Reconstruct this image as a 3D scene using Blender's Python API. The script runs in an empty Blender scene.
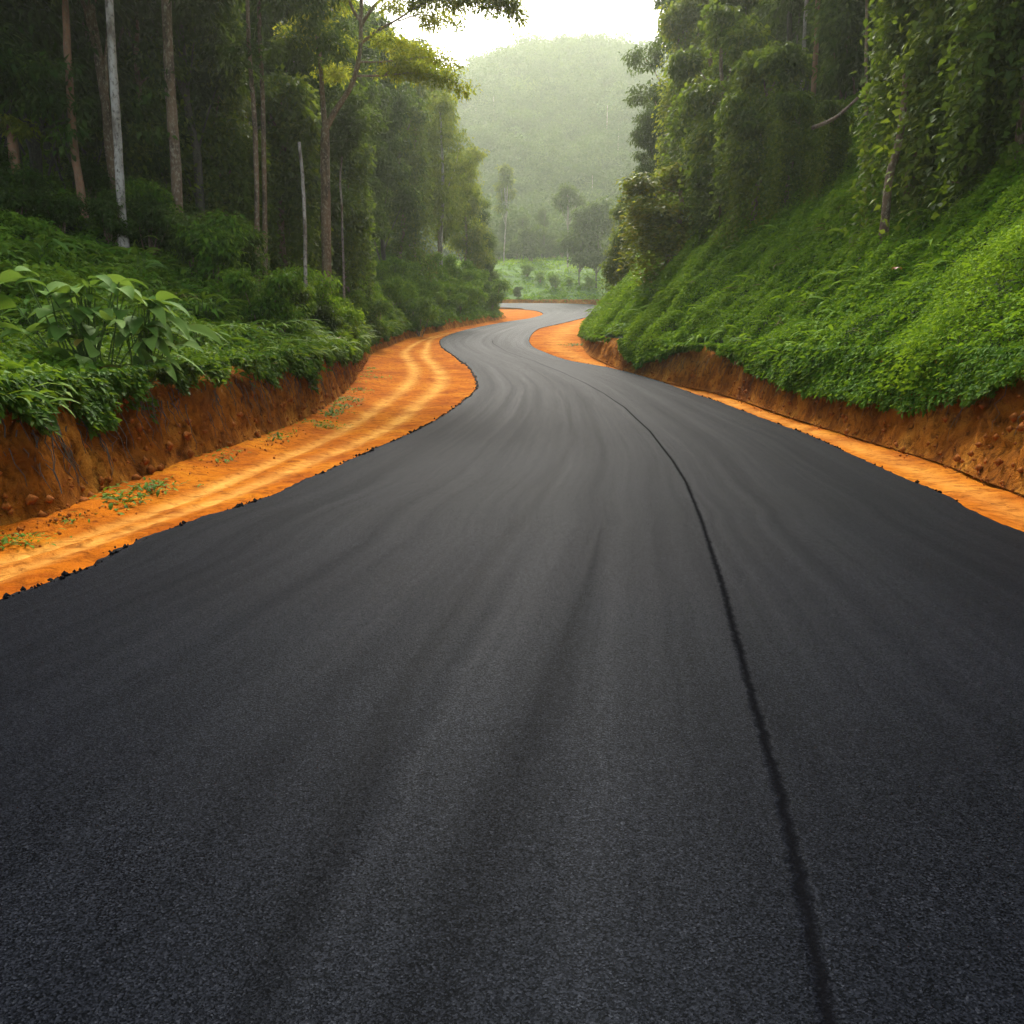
import bpy, math
import numpy as np
R_ = math.radians
sc = bpy.context.scene
COL = sc.collection

# ------------------------------------------------------------------ camera
CAM_H, FPX, HORIZON = 1.7, 800.0, 290.0
PITCH = math.atan((512 - HORIZON) / FPX)
cam_d = bpy.data.cameras.new("camera")
cam_d.sensor_width = 36.0
cam_d.lens = FPX / 1024 * 36.0
cam_d.clip_start, cam_d.clip_end = 0.05, 3000.0
cam = bpy.data.objects.new("camera", cam_d)
COL.objects.link(cam)
cam.location = (0, 0, CAM_H)
cam.rotation_euler = (math.pi / 2 - PITCH, 0, 0)
sc.camera = cam

# ------------------------------------------------------------------ sky, sun, exposure
SUN_EL, SUN_AZ = R_(40), R_(-1)            # azimuth from +Y towards +X
world = bpy.data.worlds.new("World")
sc.world = world
world.use_nodes = True
nt = world.node_tree
nt.nodes.clear()
sky = nt.nodes.new("ShaderNodeTexSky")
sky.sky_type = 'NISHITA'
sky.sun_disc = False
sky.sun_elevation = SUN_EL
sky.sun_rotation = SUN_AZ
sky.air_density, sky.dust_density, sky.ozone_density = 1.0, 4.0, 1.0
hs = nt.nodes.new("ShaderNodeHueSaturation")
hs.inputs["Saturation"].default_value = 0.65
bg = nt.nodes.new("ShaderNodeBackground")
bg.inputs["Strength"].default_value = 0.125
wo = nt.nodes.new("ShaderNodeOutputWorld")
nt.links.new(sky.outputs[0], hs.inputs["Color"])
nt.links.new(hs.outputs[0], bg.inputs["Color"])
nt.links.new(bg.outputs[0], wo.inputs["Surface"])

sun_d = bpy.data.lights.new("sun", 'SUN')
sun_d.energy = 1.5
sun_d.angle = R_(12)
sun_d.color = (1.0, 0.95, 0.86)
sun = bpy.data.objects.new("sun", sun_d)
COL.objects.link(sun)
sun.rotation_euler = (math.pi / 2 - SUN_EL, 0, math.pi - SUN_AZ)

sc.view_settings.view_transform = 'Standard'
sc.view_settings.look = 'None'
sc.view_settings.exposure = 1.98
sc.view_settings.gamma = 1.0
sc.view_settings.use_curve_mapping = False
cy = sc.cycles
cy.max_bounces, cy.diffuse_bounces, cy.glossy_bounces = 6, 3, 2
cy.transmission_bounces, cy.volume_bounces, cy.transparent_max_bounces = 4, 0, 4
cy.use_denoising = True
cy.caustics_reflective = cy.caustics_refractive = False
cy.sample_clamp_indirect = 6.0

HAZE_DENSITY = 0.00037

# ------------------------------------------------------------------ small maths
def hash01(*k):
    h = np.zeros(np.broadcast(*k).shape, dtype=np.uint64)
    for i, a in enumerate(k):
        a = np.asarray(a).astype(np.int64).astype(np.uint64)
        h = (h ^ (a * np.uint64(0x9E3779B97F4A7C15 + 2 * i * 7919))) * np.uint64(0xBF58476D1CE4E5B9)
        h ^= h >> np.uint64(29)
    h = h * np.uint64(0x94D049BB133111EB)
    h ^= h >> np.uint64(32)
    return (h & np.uint64(0xFFFFFF)).astype(float) / float(0xFFFFFF)

def vnoise(x, y, seed=0):
    x = np.asarray(x, float); y = np.asarray(y, float)
    xi, yi = np.floor(x), np.floor(y)
    fx, fy = x - xi, y - yi
    fx, fy = fx * fx * (3 - 2 * fx), fy * fy * (3 - 2 * fy)
    s = np.full(np.broadcast(xi, yi).shape, seed)
    a = hash01(xi, yi, s); b = hash01(xi + 1, yi, s)
    c = hash01(xi, yi + 1, s); d = hash01(xi + 1, yi + 1, s)
    return ((a * (1 - fx) + b * fx) * (1 - fy) + (c * (1 - fx) + d * fx) * fy) * 2 - 1

def fbm(x, y, seed=0, octaves=4):
    t, amp, tot = 0, 1.0, 0
    for o in range(octaves):
        t = t + amp * vnoise(x * 2 ** o, y * 2 ** o, seed + o * 17)
        tot += amp
        amp *= 0.5
    return t / tot

def sstep(a, b, x):
    t = np.clip((np.asarray(x, float) - a) / (b - a), 0, 1)
    return t * t * (3 - 2 * t)

def norm(v):
    return v / np.maximum(np.linalg.norm(v, axis=-1, keepdims=True), 1e-9)

def catmull(P, n):
    P = np.asarray(P, float)
    Q = np.vstack([2 * P[0] - P[1], P, 2 * P[-1] - P[-2]])
    out = []
    for i in range(len(P) - 1):
        p0, p1, p2, p3 = Q[i:i + 4]
        t = np.linspace(0, 1, n, endpoint=False)[:, None]
        out.append(0.5 * (2 * p1 + (p2 - p0) * t + (2 * p0 - 5 * p1 + 4 * p2 - p3) * t ** 2 + (3 * p1 - p0 - 3 * p2 + p3) * t ** 3))
    out.append(P[-1:])
    return np.vstack(out)

# ------------------------------------------------------------------ the lie of the land
SLOPE, Y0, Y1 = 0.08, 9.0, 42.0
def prof(y):
    y = np.asarray(y, float)
    a = -SLOPE * np.minimum(y, Y0)
    q = np.clip(y - Y0, 0, Y1 - Y0)
    return a - SLOPE * (q - q * q / (2 * (Y1 - Y0)))

CP, SP = math.cos(PITCH), math.sin(PITCH)
def ray(px, py):
    u, v = (px - 512) / FPX, -(py - 512) / FPX
    return np.array([u, CP + v * SP, -SP + v * CP])
def on_road(px, py):
    d = ray(px, py)
    lo, hi = 0.1, 400.0
    for _ in range(60):
        m = (lo + hi) / 2
        if CAM_H + d[2] * m - prof(d[1] * m) > 0: lo = m
        else: hi = m
    return (d[0] * lo, d[1] * lo)

PAIRS = [((0, 602), (1021, 532)), ((100, 562), (943, 495)), ((200, 519), (883, 470)), ((268, 498), (840, 450)),
         ((352, 460), (799, 432)), ((426, 426), (724, 404)), ((462, 403), (694, 394)), ((478, 386), (658, 381)), ((470, 367.6), (615, 369)),
         ((455, 356), (567, 360)), ((441, 345), (544, 352)), ((444, 337.5), (532, 346)), ((467, 329.5), (529.5, 338)),
         ((505, 322), (538, 329)), ((531, 318.0), (556, 324.5)), ((543, 313.6), (579, 319.0))]
LW = [on_road(*a) for a, b in PAIRS]
RW = [on_road(*b) for a, b in PAIRS]
LW = [(-6.6, -12.0), (-5.2, -2.0)] + LW + [(3.4, 160.0), (-6.0, 170.0), (-60.0, 173.0)]
RW = [(4.6, -12.0), (4.75, 0.5)] + RW + [(19.0, 158.0), (10.0, 180.0), (-60.0, 182.0)]
LC, RC = catmull(LW, 40), catmull(RW, 40)

LFOOT = [(-9.5, -12), (-7.2, 0)] + [on_road(*p) for p in [(0, 532), (100, 497), (205, 459), (300, 424), (347, 392), (373, 355), (390, 347), (414, 338), (445, 331), (505, 319)]] + [(-2, 118), (-9, 150), (-60, 170), (-400, 200)]
RFOOT = [(5.6, -12), (5.65, 2)] + [on_road(*p) for p in [(1024, 495), (943, 464), (874, 443), (799, 420), (724, 395), (677, 385), (638, 374), (612, 366), (586, 352), (580, 336)]] + [(6.4, 70), (10.5, 100), (20, 122), (60, 140), (400, 200)]
def as_fn(P):
    P = np.array(P)
    C = catmull(P, 12)
    ys = np.maximum.accumulate(C[:, 1] + np.arange(len(C)) * 1e-6)
    return lambda y: np.interp(y, ys, C[:, 0])
xLf, xRf = as_fn(LFOOT), as_fn(RFOOT)
def edge_fn(C):
    k = np.argmax(C[:, 1] > 128.0)
    D = C[:k]
    ys = np.maximum.accumulate(D[:, 1] + np.arange(len(D)) * 1e-6)
    return lambda y: np.interp(y, ys, D[:, 0])
xLe, xRe = edge_fn(LC), edge_fn(RC)

def bankL(y): return np.interp(y, [-12, 6, 14, 22, 30, 40, 70, 110], [1.1, 1.1, 1.25, 1.5, 1.35, 1.05, 0.9, 0.4])
def bankR(y): return np.interp(y, [-12, 8, 11, 20, 30, 50, 110], [1.9, 1.8, 1.5, 1.5, 1.3, 0.7, 0.4])
def terrain(x, y):
    x = np.asarray(x, float); y = np.asarray(y, float)
    b = prof(y)
    sL, sR = xLf(y) - x, x - xRf(y)
    # left: cut bank, then a forest floor that climbs
    wob = 0.10 * vnoise(y * 1.1, y * 0 + 3, 5)
    zl = bankL(y) * sstep(-0.02, 0.42 + wob, sL) + np.interp(y, [8, 20, 35, 60], [0.16, 0.34, 0.8, 1.0]) * np.clip(sL - 0.35, 0, 7) + (0.30 + 0.16 * sstep(9, 16, sL)) * np.clip(sL - 7.35, 0, 60) + 0.02 * np.clip(sL - 60, 0, 400)
    zl = zl + sstep(0.5, 3, sL) * 0.22 * fbm(x * 0.45, y * 0.45, 2)
    zr = bankR(y) * sstep(-0.02, 0.55 + wob, sR) + np.interp(y, [10, 25, 40], [0.92, 1.0, 1.15]) * np.clip(sR - 0.45, 0, 9) + 0.45 * np.clip(sR - 9, 0, 30) + 0.1 * np.clip(sR - 39, 0, 400)
    zr = zr + sstep(0.5, 3, sR) * 0.25 * fbm(x * 0.4, y * 0.4, 9)
    zl = zl * (1 - sstep(95, 160, y)); zr = zr * (1 - sstep(100, 165, y))
    z = b + np.where(sL > 0, zl, 0) + np.where(sR > 0, zr, 0)
    # far side of the valley: a green mound, then the wooded hill
    m = y - 189 + 5 * fbm(x * 0.03, y * 0.0 + 2, 31)
    mound = 1.3 * sstep(0, 1.1, m) + 0.27 * np.clip(m, 0, 34) + 0.06 * np.clip(m - 34, 0, 70) + 0.04 * np.clip(x + 5, -30, 40) * sstep(0, 25, m)
    mound = mound + sstep(2, 20, m) * 0.9 * fbm(x * 0.09, y * 0.09, 12)
    z = z + mound
    rise = 124 * sstep(265, 560, y) + 0.02 * np.clip(y - 560, 0, 500)
    rise = rise * (1 - 0.00016 * np.clip(np.abs(x - 38) - 10, 0, 130) ** 1.6 * 1.0) * 1.0
    z = z + rise + sstep(280, 420, y) * 5 * fbm(x * 0.014, y * 0.014, 40)
    return z
def at(px, py, tmax=900):
    """first point of the land under a pixel"""
    d = ray(px, py)
    t = np.exp(np.linspace(math.log(1.5), math.log(tmax), 5000))
    g = CAM_H + d[2] * t - terrain(d[0] * t, d[1] * t)
    k = np.argmax(g < 0)
    if g[k] >= 0: k = len(t) - 1
    q = t[k]
    return np.array([d[0] * q, d[1] * q, float(terrain(d[0] * q, d[1] * q))])
def near_at(px, py, far=28.0, fallback=17.0):
    """the planted land in column px that shows nearest to row py"""
    best = None
    for dist in np.linspace(9, far + 16, 120):
        p = spot(px, dist)
        s_ = xLf(p[1]) - p[0] if px < 512 else p[0] - xRf(p[1])
        if s_ < 0.9: continue
        dep = p[1] * CP - (p[2] - CAM_H) * SP
        row = 512 - FPX * (p[1] * SP + (p[2] - CAM_H) * CP) / dep
        e_ = abs(row - py) + 0.25 * max(0, p[1] - far)
        if best is None or e_ < best[0]: best = (e_, p)
    return best[1]
def spot(px, dist):
    """the land under column px at a given depth along the view"""
    y = dist; x = (px - 512) / FPX * dist
    for _ in range(6):
        x = (px - 512) / FPX * (y * CP - (float(terrain(x, y)) - CAM_H) * SP)
    return np.array([x, y, float(terrain(x, y))])

# ------------------------------------------------------------------ materials
def mat(name):
    m = bpy.data.materials.new(name)
    m.use_nodes = True
    t = m.node_tree
    t.nodes.clear()
    o = t.nodes.new("ShaderNodeOutputMaterial")
    return m, t, o
def N(t, kind, **kw):
    n = t.nodes.new("ShaderNode" + kind)
    for k, v in kw.items():
        if k in n.inputs: n.inputs[k].default_value = v
        else: setattr(n, k, v)
    return n
def ramp(t, src, stops, interp='LINEAR'):
    r = t.nodes.new("ShaderNodeValToRGB")
    r.color_ramp.interpolation = interp
    e = r.color_ramp.elements
    while len(e) < len(stops): e.new(0.5)
    for el, (p, c) in zip(e, stops):
        el.position = p
        el.color = (c, c, c, 1) if isinstance(c, (int, float)) else (*c, 1)
    t.links.new(src, r.inputs[0])
    return r.outputs[0]
def mixc(t, fac, a, b, mode='MIX'):
    m = t.nodes.new("ShaderNodeMix")
    m.data_type, m.blend_type = 'RGBA', mode
    for sock, v in ((0, fac), (6, a), (7, b)):
        if hasattr(v, 'links'): t.links.new(v, m.inputs[sock])
        elif isinstance(v, (int, float)): m.inputs[sock].default_value = v if sock == 0 else (v, v, v, 1)
        else: m.inputs[sock].default_value = (*v, 1)
    return m.outputs[2]
def math_(t, op, a, b=0.0, clamp=False):
    m = t.nodes.new("ShaderNodeMath")
    m.operation = op; m.use_clamp = clamp
    for i, v in enumerate((a, b)):
        if hasattr(v, 'links'): t.links.new(v, m.inputs[i])
        else: m.inputs[i].default_value = v
    return m.outputs[0]
def noise(t, scale, detail=4, rough=0.55, vec=None, dist=0.0):
    n = N(t, "TexNoise", Scale=scale, Detail=detail, Roughness=rough, Distortion=dist)
    if vec is not None: t.links.new(vec, n.inputs["Vector"])
    return n.outputs[0]
def scaled(t, vec, s):
    m = N(t, "Mapping")
    m.inputs["Scale"].default_value = s
    t.links.new(vec, m.inputs["Vector"])
    return m.outputs[0]
def bump(t, h, strength, dist):
    b = N(t, "Bump", Strength=strength, Distance=dist)
    t.links.new(h, b.inputs["Height"])
    return b.outputs[0]

def leaf_mat(name, dark, mid, light, trans=0.35, rough=0.42, spec=0.5, spots=False):
    m, t, o = mat(name)
    a = N(t, "Attribute", attribute_name="tint")
    oi = N(t, "ObjectInfo")
    v = math_(t, 'ADD', a.outputs["Fac"], math_(t, 'MULTIPLY', math_(t, 'SUBTRACT', oi.outputs["Random"], 0.5), 0.25))
    c = ramp(t, v, [(0.0, dark), (0.5, mid), (1.0, light)])
    if spots:
        tc = N(t, "TexCoord").outputs["Object"]
        c = mixc(t, ramp(t, noise(t, 4.0, 4, 0.6, tc), [(0.4, 0.0), (0.7, 0.4)]), c, light)
        c = mixc(t, ramp(t, noise(t, 26.0, 3, 0.6, tc), [(0.64, 0.0), (0.72, 0.8)]), c, (0.13, 0.09, 0.03))
    p = N(t, "BsdfPrincipled", Roughness=rough)
    p.inputs["Specular IOR Level"].default_value = spec
    t.links.new(c, p.inputs["Base Color"])
    tr = N(t, "BsdfTranslucent")
    t.links.new(mixc(t, 0.4, c, (0.20, 0.27, 0.012)), tr.inputs["Color"])
    ms = N(t, "MixShader", Fac=trans)
    t.links.new(p.outputs[0], ms.inputs[1]); t.links.new(tr.outputs[0], ms.inputs[2])
    t.links.new(ms.outputs[0], o.inputs["Surface"])
    return m
def bark_mat(name, c1, c2, c3, scale=6.0):
    m, t, o = mat(name)
    tc = N(t, "TexCoord")
    v = scaled(t, tc.outputs["Object"], (1, 1, 0.35))
    n1 = noise(t, scale, 5, 0.6, v)
    n2 = noise(t, scale * 4, 4, 0.65, scaled(t, tc.outputs["Object"], (1, 1, 0.6)))
    c = ramp(t, n1, [(0.35, c1), (0.55, c2)])
    c = mixc(t, ramp(t, n2, [(0.5, 0.0), (0.66, 1.0)]), c, c3)
    p = N(t, "BsdfPrincipled", Roughness=0.85)
    t.links.new(c, p.inputs["Base Color"])
    t.links.new(bump(t, n2, 0.6, 0.03), p.inputs["Normal"])
    t.links.new(p.outputs[0], o.inputs["Surface"])
    return m

def soil_mat(name, dark, mid, light, cut=False):
    m, t, o = mat(name)
    g = N(t, "NewGeometry")
    pos = g.outputs["Position"]
    n1 = noise(t, 0.9 if cut else 0.7, 5, 0.6, pos, 0.6)
    n2 = noise(t, 5.5, 6, 0.65, scaled(t, pos, (1, 1, 0.8)) if cut else pos, 0.8)
    n3 = noise(t, 38, 4, 0.7, pos)
    c = ramp(t, n1, [(0.32, dark), (0.52, mid), (0.72, light)])
    c = mixc(t, ramp(t, n2, [(0.3, 1.0), (0.52, 0.0)]), c, tuple(0.45 * q for q in dark))
    c = mixc(t, math_(t, 'MULTIPLY', ramp(t, n3, [(0.3, 1.0), (0.55, 0.0)]), 0.5), c, dark)
    if not cut:
        a = N(t, "Attribute", attribute_name="track")
        tn = math_(t, 'MULTIPLY', a.outputs["Fac"], math_(t, 'MULTIPLY', ramp(t, n2, [(0.30, 0.30), (0.58, 1.0)]), ramp(t, n1, [(0.35, 0.45), (0.6, 1.0)])), True)
        c = mixc(t, tn, c, (0.60, 0.31, 0.065))
    p = N(t, "BsdfPrincipled", Roughness=0.95)
    p.inputs["Specular IOR Level"].default_value = 0.02
    t.links.new(c, p.inputs["Base Color"])
    h = math_(t, 'ADD', math_(t, 'MULTIPLY', n2, 1.0), math_(t, 'MULTIPLY', n3, 0.35))
    t.links.new(bump(t, h, 1.0, 0.16 if cut else 0.05), p.inputs["Normal"])
    t.links.new(p.outputs[0], o.inputs["Surface"])
    return m

def asphalt_mat():
    m, t, o = mat("fresh_asphalt")
    g = N(t, "NewGeometry")
    pos = g.outputs["Position"]
    uv = N(t, "UVMap", uv_map="UVMap").outputs[0]
    g2 = N(t, "TexVoronoi", Scale=185.0); t.links.new(pos, g2.inputs["Vector"])
    g3 = N(t, "TexVoronoi", Scale=95.0); t.links.new(pos, g3.inputs["Vector"])
    sep = N(t, "SeparateColor"); t.links.new(g2.outputs["Color"], sep.inputs[0])
    sep3 = N(t, "SeparateColor"); t.links.new(g3.outputs["Color"], sep3.inputs[0])
    g1 = math_(t, 'ADD', math_(t, 'MULTIPLY', sep.outputs[0], 0.85), math_(t, 'MULTIPLY', sep3.outputs[1], 0.15))
    blot = noise(t, 0.55, 4, 0.55, pos)
    st = noise(t, 1.0, 5, 0.62, scaled(t, uv, (2.2, 0.035, 1)))      # roller passes, along the road
    st2 = noise(t, 1.0, 4, 0.6, scaled(t, uv, (9.0, 0.07, 1)))
    c = ramp(t, g1, [(0.10, (0.0005, 0.0006, 0.0010)), (0.55, (0.0030, 0.0036, 0.0056)), (0.90, (0.0085, 0.0098, 0.0140)), (0.97, (0.022, 0.024, 0.030))])
    c = mixc(t, 1.0, c, ramp(t, st, [(0.3, 0.8), (0.65, 1.08)]), 'MULTIPLY')
    c = mixc(t, 1.0, c, ramp(t, st2, [(0.3, 0.88), (0.7, 1.06)]), 'MULTIPLY')
    c = mixc(t, 1.0, c, ramp(t, blot, [(0.3, 0.8), (0.7, 1.1)]), 'MULTIPLY')
    wob = math_(t, 'MULTIPLY', math_(t, 'SUBTRACT', noise(t, 14, 4, 0.75, pos), 0.5), 0.06)
    def line(attr, w, soft, wobk=1.0):
        a = N(t, "Attribute", attribute_name=attr).outputs["Fac"]
        d = math_(t, 'ABSOLUTE', math_(t, 'ADD', a, math_(t, 'MULTIPLY', wob, wobk)))
        mr = N(t, "MapRange", interpolation_type='SMOOTHSTEP')
        t.links.new(d, mr.inputs[0])
        for i, v in enumerate((w, w + soft, 1.0, 0.0)): mr.inputs[i + 1].default_value = v
        return mr.outputs[0]
    seam = line("seam", 0.0, 0.036, 1.1)
    drag = line("drag", 0.0, 0.19, 3.0)
    seam2 = line("pass", 0.0, 0.13, 2.0)
    dark = math_(t, 'MULTIPLY', seam, 0.9)
    c = mixc(t, dark, c, (0.003, 0.003, 0.0035))
    c = mixc(t, math_(t, 'MULTIPLY', drag, ramp(t, g1, [(0.35, 0.65), (0.65, 0.2)])), c, (0.0014, 0.0014, 0.0017))
    c = mixc(t, math_(t, 'MULTIPLY', seam2, 0.35), c, (0.0014, 0.0014, 0.0017))
    p = N(t, "BsdfPrincipled")
    t.links.new(c, p.inputs["Base Color"])
    r = math_(t, 'ADD', ramp(t, st, [(0.3, 0.58), (0.7, 0.52)]), math_(t, 'MULTIPLY', seam, 0.25))
    t.links.new(r, p.inputs["Roughness"])
    inv = lambda m_, k_: math_(t, 'SUBTRACT', 1.0, math_(t, 'MULTIPLY', m_, k_))
    sl = math_(t, 'MULTIPLY', inv(seam, 0.9), math_(t, 'MULTIPLY', inv(drag, 0.32), inv(seam2, 0.18)))
    sl = math_(t, 'MULTIPLY', sl, ramp(t, st, [(0.3, 0.82), (0.68, 1.12)]))
    sl = math_(t, 'MULTIPLY', sl, ramp(t, st2, [(0.3, 0.8), (0.7, 1.15)]))
    sl = math_(t, 'MULTIPLY', sl, ramp(t, g1, [(0.2, 0.6), (0.8, 1.35)]))
    t.links.new(math_(t, 'MULTIPLY', sl, 0.020), p.inputs["Specular IOR Level"])
    p.inputs["Specular Tint"].default_value = (0.66, 0.82, 1.0, 1)
    h = math_(t, 'ADD', g1, math_(t, 'MULTIPLY', g2.outputs["Distance"], 0.15))
    h = math_(t, 'SUBTRACT', h, math_(t, 'MULTIPLY', seam, 1.2))
    t.links.new(bump(t, h, 0.55, 0.008), p.inputs["Normal"])
    t.links.new(p.outputs[0], o.inputs["Surface"])
    return m
def plain_mat(name, c1, c2, scale, rough=0.9, b=0.02):
    m, t, o = mat(name)
    g = N(t, "NewGeometry")
    n = noise(t, scale, 5, 0.65, g.outputs["Position"])
    p = N(t, "BsdfPrincipled", Roughness=rough)
    p.inputs["Specular IOR Level"].default_value = 0.1
    t.links.new(ramp(t, n, [(0.3, c1), (0.7, c2)]), p.inputs["Base Color"])
    t.links.new(bump(t, n, 0.8, b), p.inputs["Normal"])
    t.links.new(p.outputs[0], o.inputs["Surface"])
    return m

M = {}
M['asphalt'] = asphalt_mat()
M['asphalt_edge'] = plain_mat("asphalt_crumbs", (0.002, 0.002, 0.0025), (0.010, 0.010, 0.011), 40, 1.0)
M['shoulder'] = soil_mat("orange_shoulder_soil", (0.24, 0.054, 0.003), (0.39, 0.112, 0.004), (0.47, 0.172, 0.008))
M['clod'] = plain_mat('laterite_clods', (0.16, 0.045, 0.007), (0.36, 0.11, 0.014), 30)
M['cut'] = soil_mat("cut_laterite", (0.12, 0.034, 0.005), (0.36, 0.125, 0.012), (0.56, 0.25, 0.035), True)
M['floor'] = plain_mat("leaf_litter", (0.008, 0.018, 0.003), (0.03, 0.055, 0.008), 2.5)
M['field'] = plain_mat("valley_grass", (0.035, 0.075, 0.012), (0.10, 0.19, 0.025), 0.35)
M['creeper'] = leaf_mat("creeper_leaves", (0.016, 0.057, 0.005), (0.076, 0.180, 0.008), (0.185, 0.305, 0.012), 0.40, 0.7, 0.05)
M['understory'] = leaf_mat("understory_leaves", (0.014, 0.045, 0.004), (0.062, 0.145, 0.009), (0.17, 0.26, 0.018), 0.34, 0.65, 0.07)
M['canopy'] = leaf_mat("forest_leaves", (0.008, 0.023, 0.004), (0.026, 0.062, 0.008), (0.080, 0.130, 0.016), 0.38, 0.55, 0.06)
M['olive'] = leaf_mat("olive_leaves", (0.040, 0.060, 0.005), (0.11, 0.14, 0.010), (0.24, 0.24, 0.016), 0.55, 0.55, 0.10)
M['feather'] = leaf_mat('feathery_leaves', (0.08, 0.10, 0.008), (0.18, 0.20, 0.014), (0.38, 0.34, 0.022), 0.78, 0.6, 0.1)
M['vine'] = leaf_mat("vine_leaves", (0.018, 0.042, 0.004), (0.064, 0.112, 0.009), (0.18, 0.215, 0.016), 0.48, 0.55, 0.10)
M['broadleaf'] = leaf_mat("broad_glossy_leaves", (0.025, 0.070, 0.008), (0.075, 0.160, 0.022), (0.15, 0.25, 0.045), 0.32, 0.7, 0.05, True)
M['far'] = leaf_mat("hill_forest_leaves", (0.018, 0.045, 0.012), (0.046, 0.090, 0.022), (0.10, 0.155, 0.036), 0.3, 0.7, 0.05)
M['goldvine'] = leaf_mat('golden_creeper_leaves', (0.06, 0.085, 0.007), (0.17, 0.195, 0.012), (0.38, 0.30, 0.018), 0.45, 0.55, 0.12)
M['meadow'] = leaf_mat('meadow_leaves', (0.03, 0.10, 0.004), (0.12, 0.26, 0.007), (0.27, 0.40, 0.010), 0.35, 0.6, 0.1)
M['gold'] = leaf_mat("golden_leaves", (0.10, 0.090, 0.012), (0.20, 0.150, 0.018), (0.34, 0.20, 0.026), 0.4)
M['dry'] = leaf_mat("dry_leaf", (0.16, 0.05, 0.016), (0.24, 0.075, 0.022), (0.30, 0.10, 0.03), 0.2)
M['straw'] = leaf_mat('dry_stalks', (0.07, 0.050, 0.018), (0.13, 0.095, 0.032), (0.20, 0.15, 0.05), 0.2, 0.7, 0.05)
M['bark_pale'] = bark_mat("pale_mottled_bark", (0.12, 0.085, 0.055), (0.40, 0.35, 0.28), (0.07, 0.05, 0.032), 3.5)
M['bark_brown'] = bark_mat("brown_bark", (0.06, 0.035, 0.02), (0.17, 0.10, 0.052), (0.30, 0.24, 0.16), 3.5)
M['bark_red'] = bark_mat("reddish_bark", (0.15, 0.068, 0.032), (0.25, 0.115, 0.052), (0.20, 0.15, 0.09))
M['bark_dark'] = bark_mat("dark_bark", (0.035, 0.027, 0.019), (0.07, 0.055, 0.038), (0.10, 0.095, 0.06))
M['stem'] = plain_mat("green_stem", (0.05, 0.09, 0.02), (0.10, 0.15, 0.04), 10)

# ------------------------------------------------------------------ mesh helpers
class MB:
    """vertices and faces gathered as numpy blocks, linked as one mesh object"""
    def __init__(s): s.V, s.T, s.Q, s.tint, s.n = [], [], [], [], 0
    def add(s, V, tris=None, quads=None, tint=0.5):
        V = np.asarray(V, float)
        if tris is not None and len(tris): s.T.append(np.asarray(tris, np.int64) + s.n)
        if quads is not None and len(quads): s.Q.append(np.asarray(quads, np.int64) + s.n)
        s.V.append(V)
        s.tint.append(np.broadcast_to(np.asarray(tint, float), (len(V),)))
        s.n += len(V)
    def mesh(s, name, material, smooth=False):
        V = np.vstack(s.V)
        T = np.vstack(s.T) if s.T else np.zeros((0, 3), np.int64)
        Q = np.vstack(s.Q) if s.Q else np.zeros((0, 4), np.int64)
        me = bpy.data.meshes.new(name)
        me.vertices.add(len(V)); me.vertices.foreach_set("co", V.astype(np.float32).ravel())
        me.loops.add(T.size + Q.size)
        me.loops.foreach_set("vertex_index", np.concatenate([T.ravel(), Q.ravel()]).astype(np.int32))
        me.polygons.add(len(T) + len(Q))
        st = np.concatenate([np.arange(len(T)) * 3, len(T) * 3 + np.arange(len(Q)) * 4]).astype(np.int32)
        me.polygons.foreach_set("loop_start", st)
        if smooth: me.polygons.foreach_set("use_smooth", np.ones(len(T) + len(Q), bool))
        me.update(calc_edges=True)
        a = me.attributes.new("tint", 'FLOAT', 'POINT')
        a.data.foreach_set("value", np.concatenate(s.tint).astype(np.float32))
        me.materials.append(material)
        return me
    def obj(s, name, material, parent=None, smooth=False, **tags):
        o = bpy.data.objects.new(name, s.mesh(name, material, smooth))
        COL.objects.link(o)
        o.parent = parent
        for k, v in tags.items(): o[k] = v
        return o
def empty(name, loc, label, category, group=None, rot=0.0, scale=1.0):
    o = bpy.data.objects.new(name, None)
    COL.objects.link(o)
    o.empty_display_size = 0.2
    o.location = loc
    o.rotation_euler = (0, 0, rot)
    o.scale = (scale,) * 3 if isinstance(scale, (int, float)) else scale
    o["label"], o["category"] = label, category
    if group: o["group"] = group
    return o
def part(name, me, parent):
    o = bpy.data.objects.new(name, me)
    COL.objects.link(o)
    o.parent = parent
    return o

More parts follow.
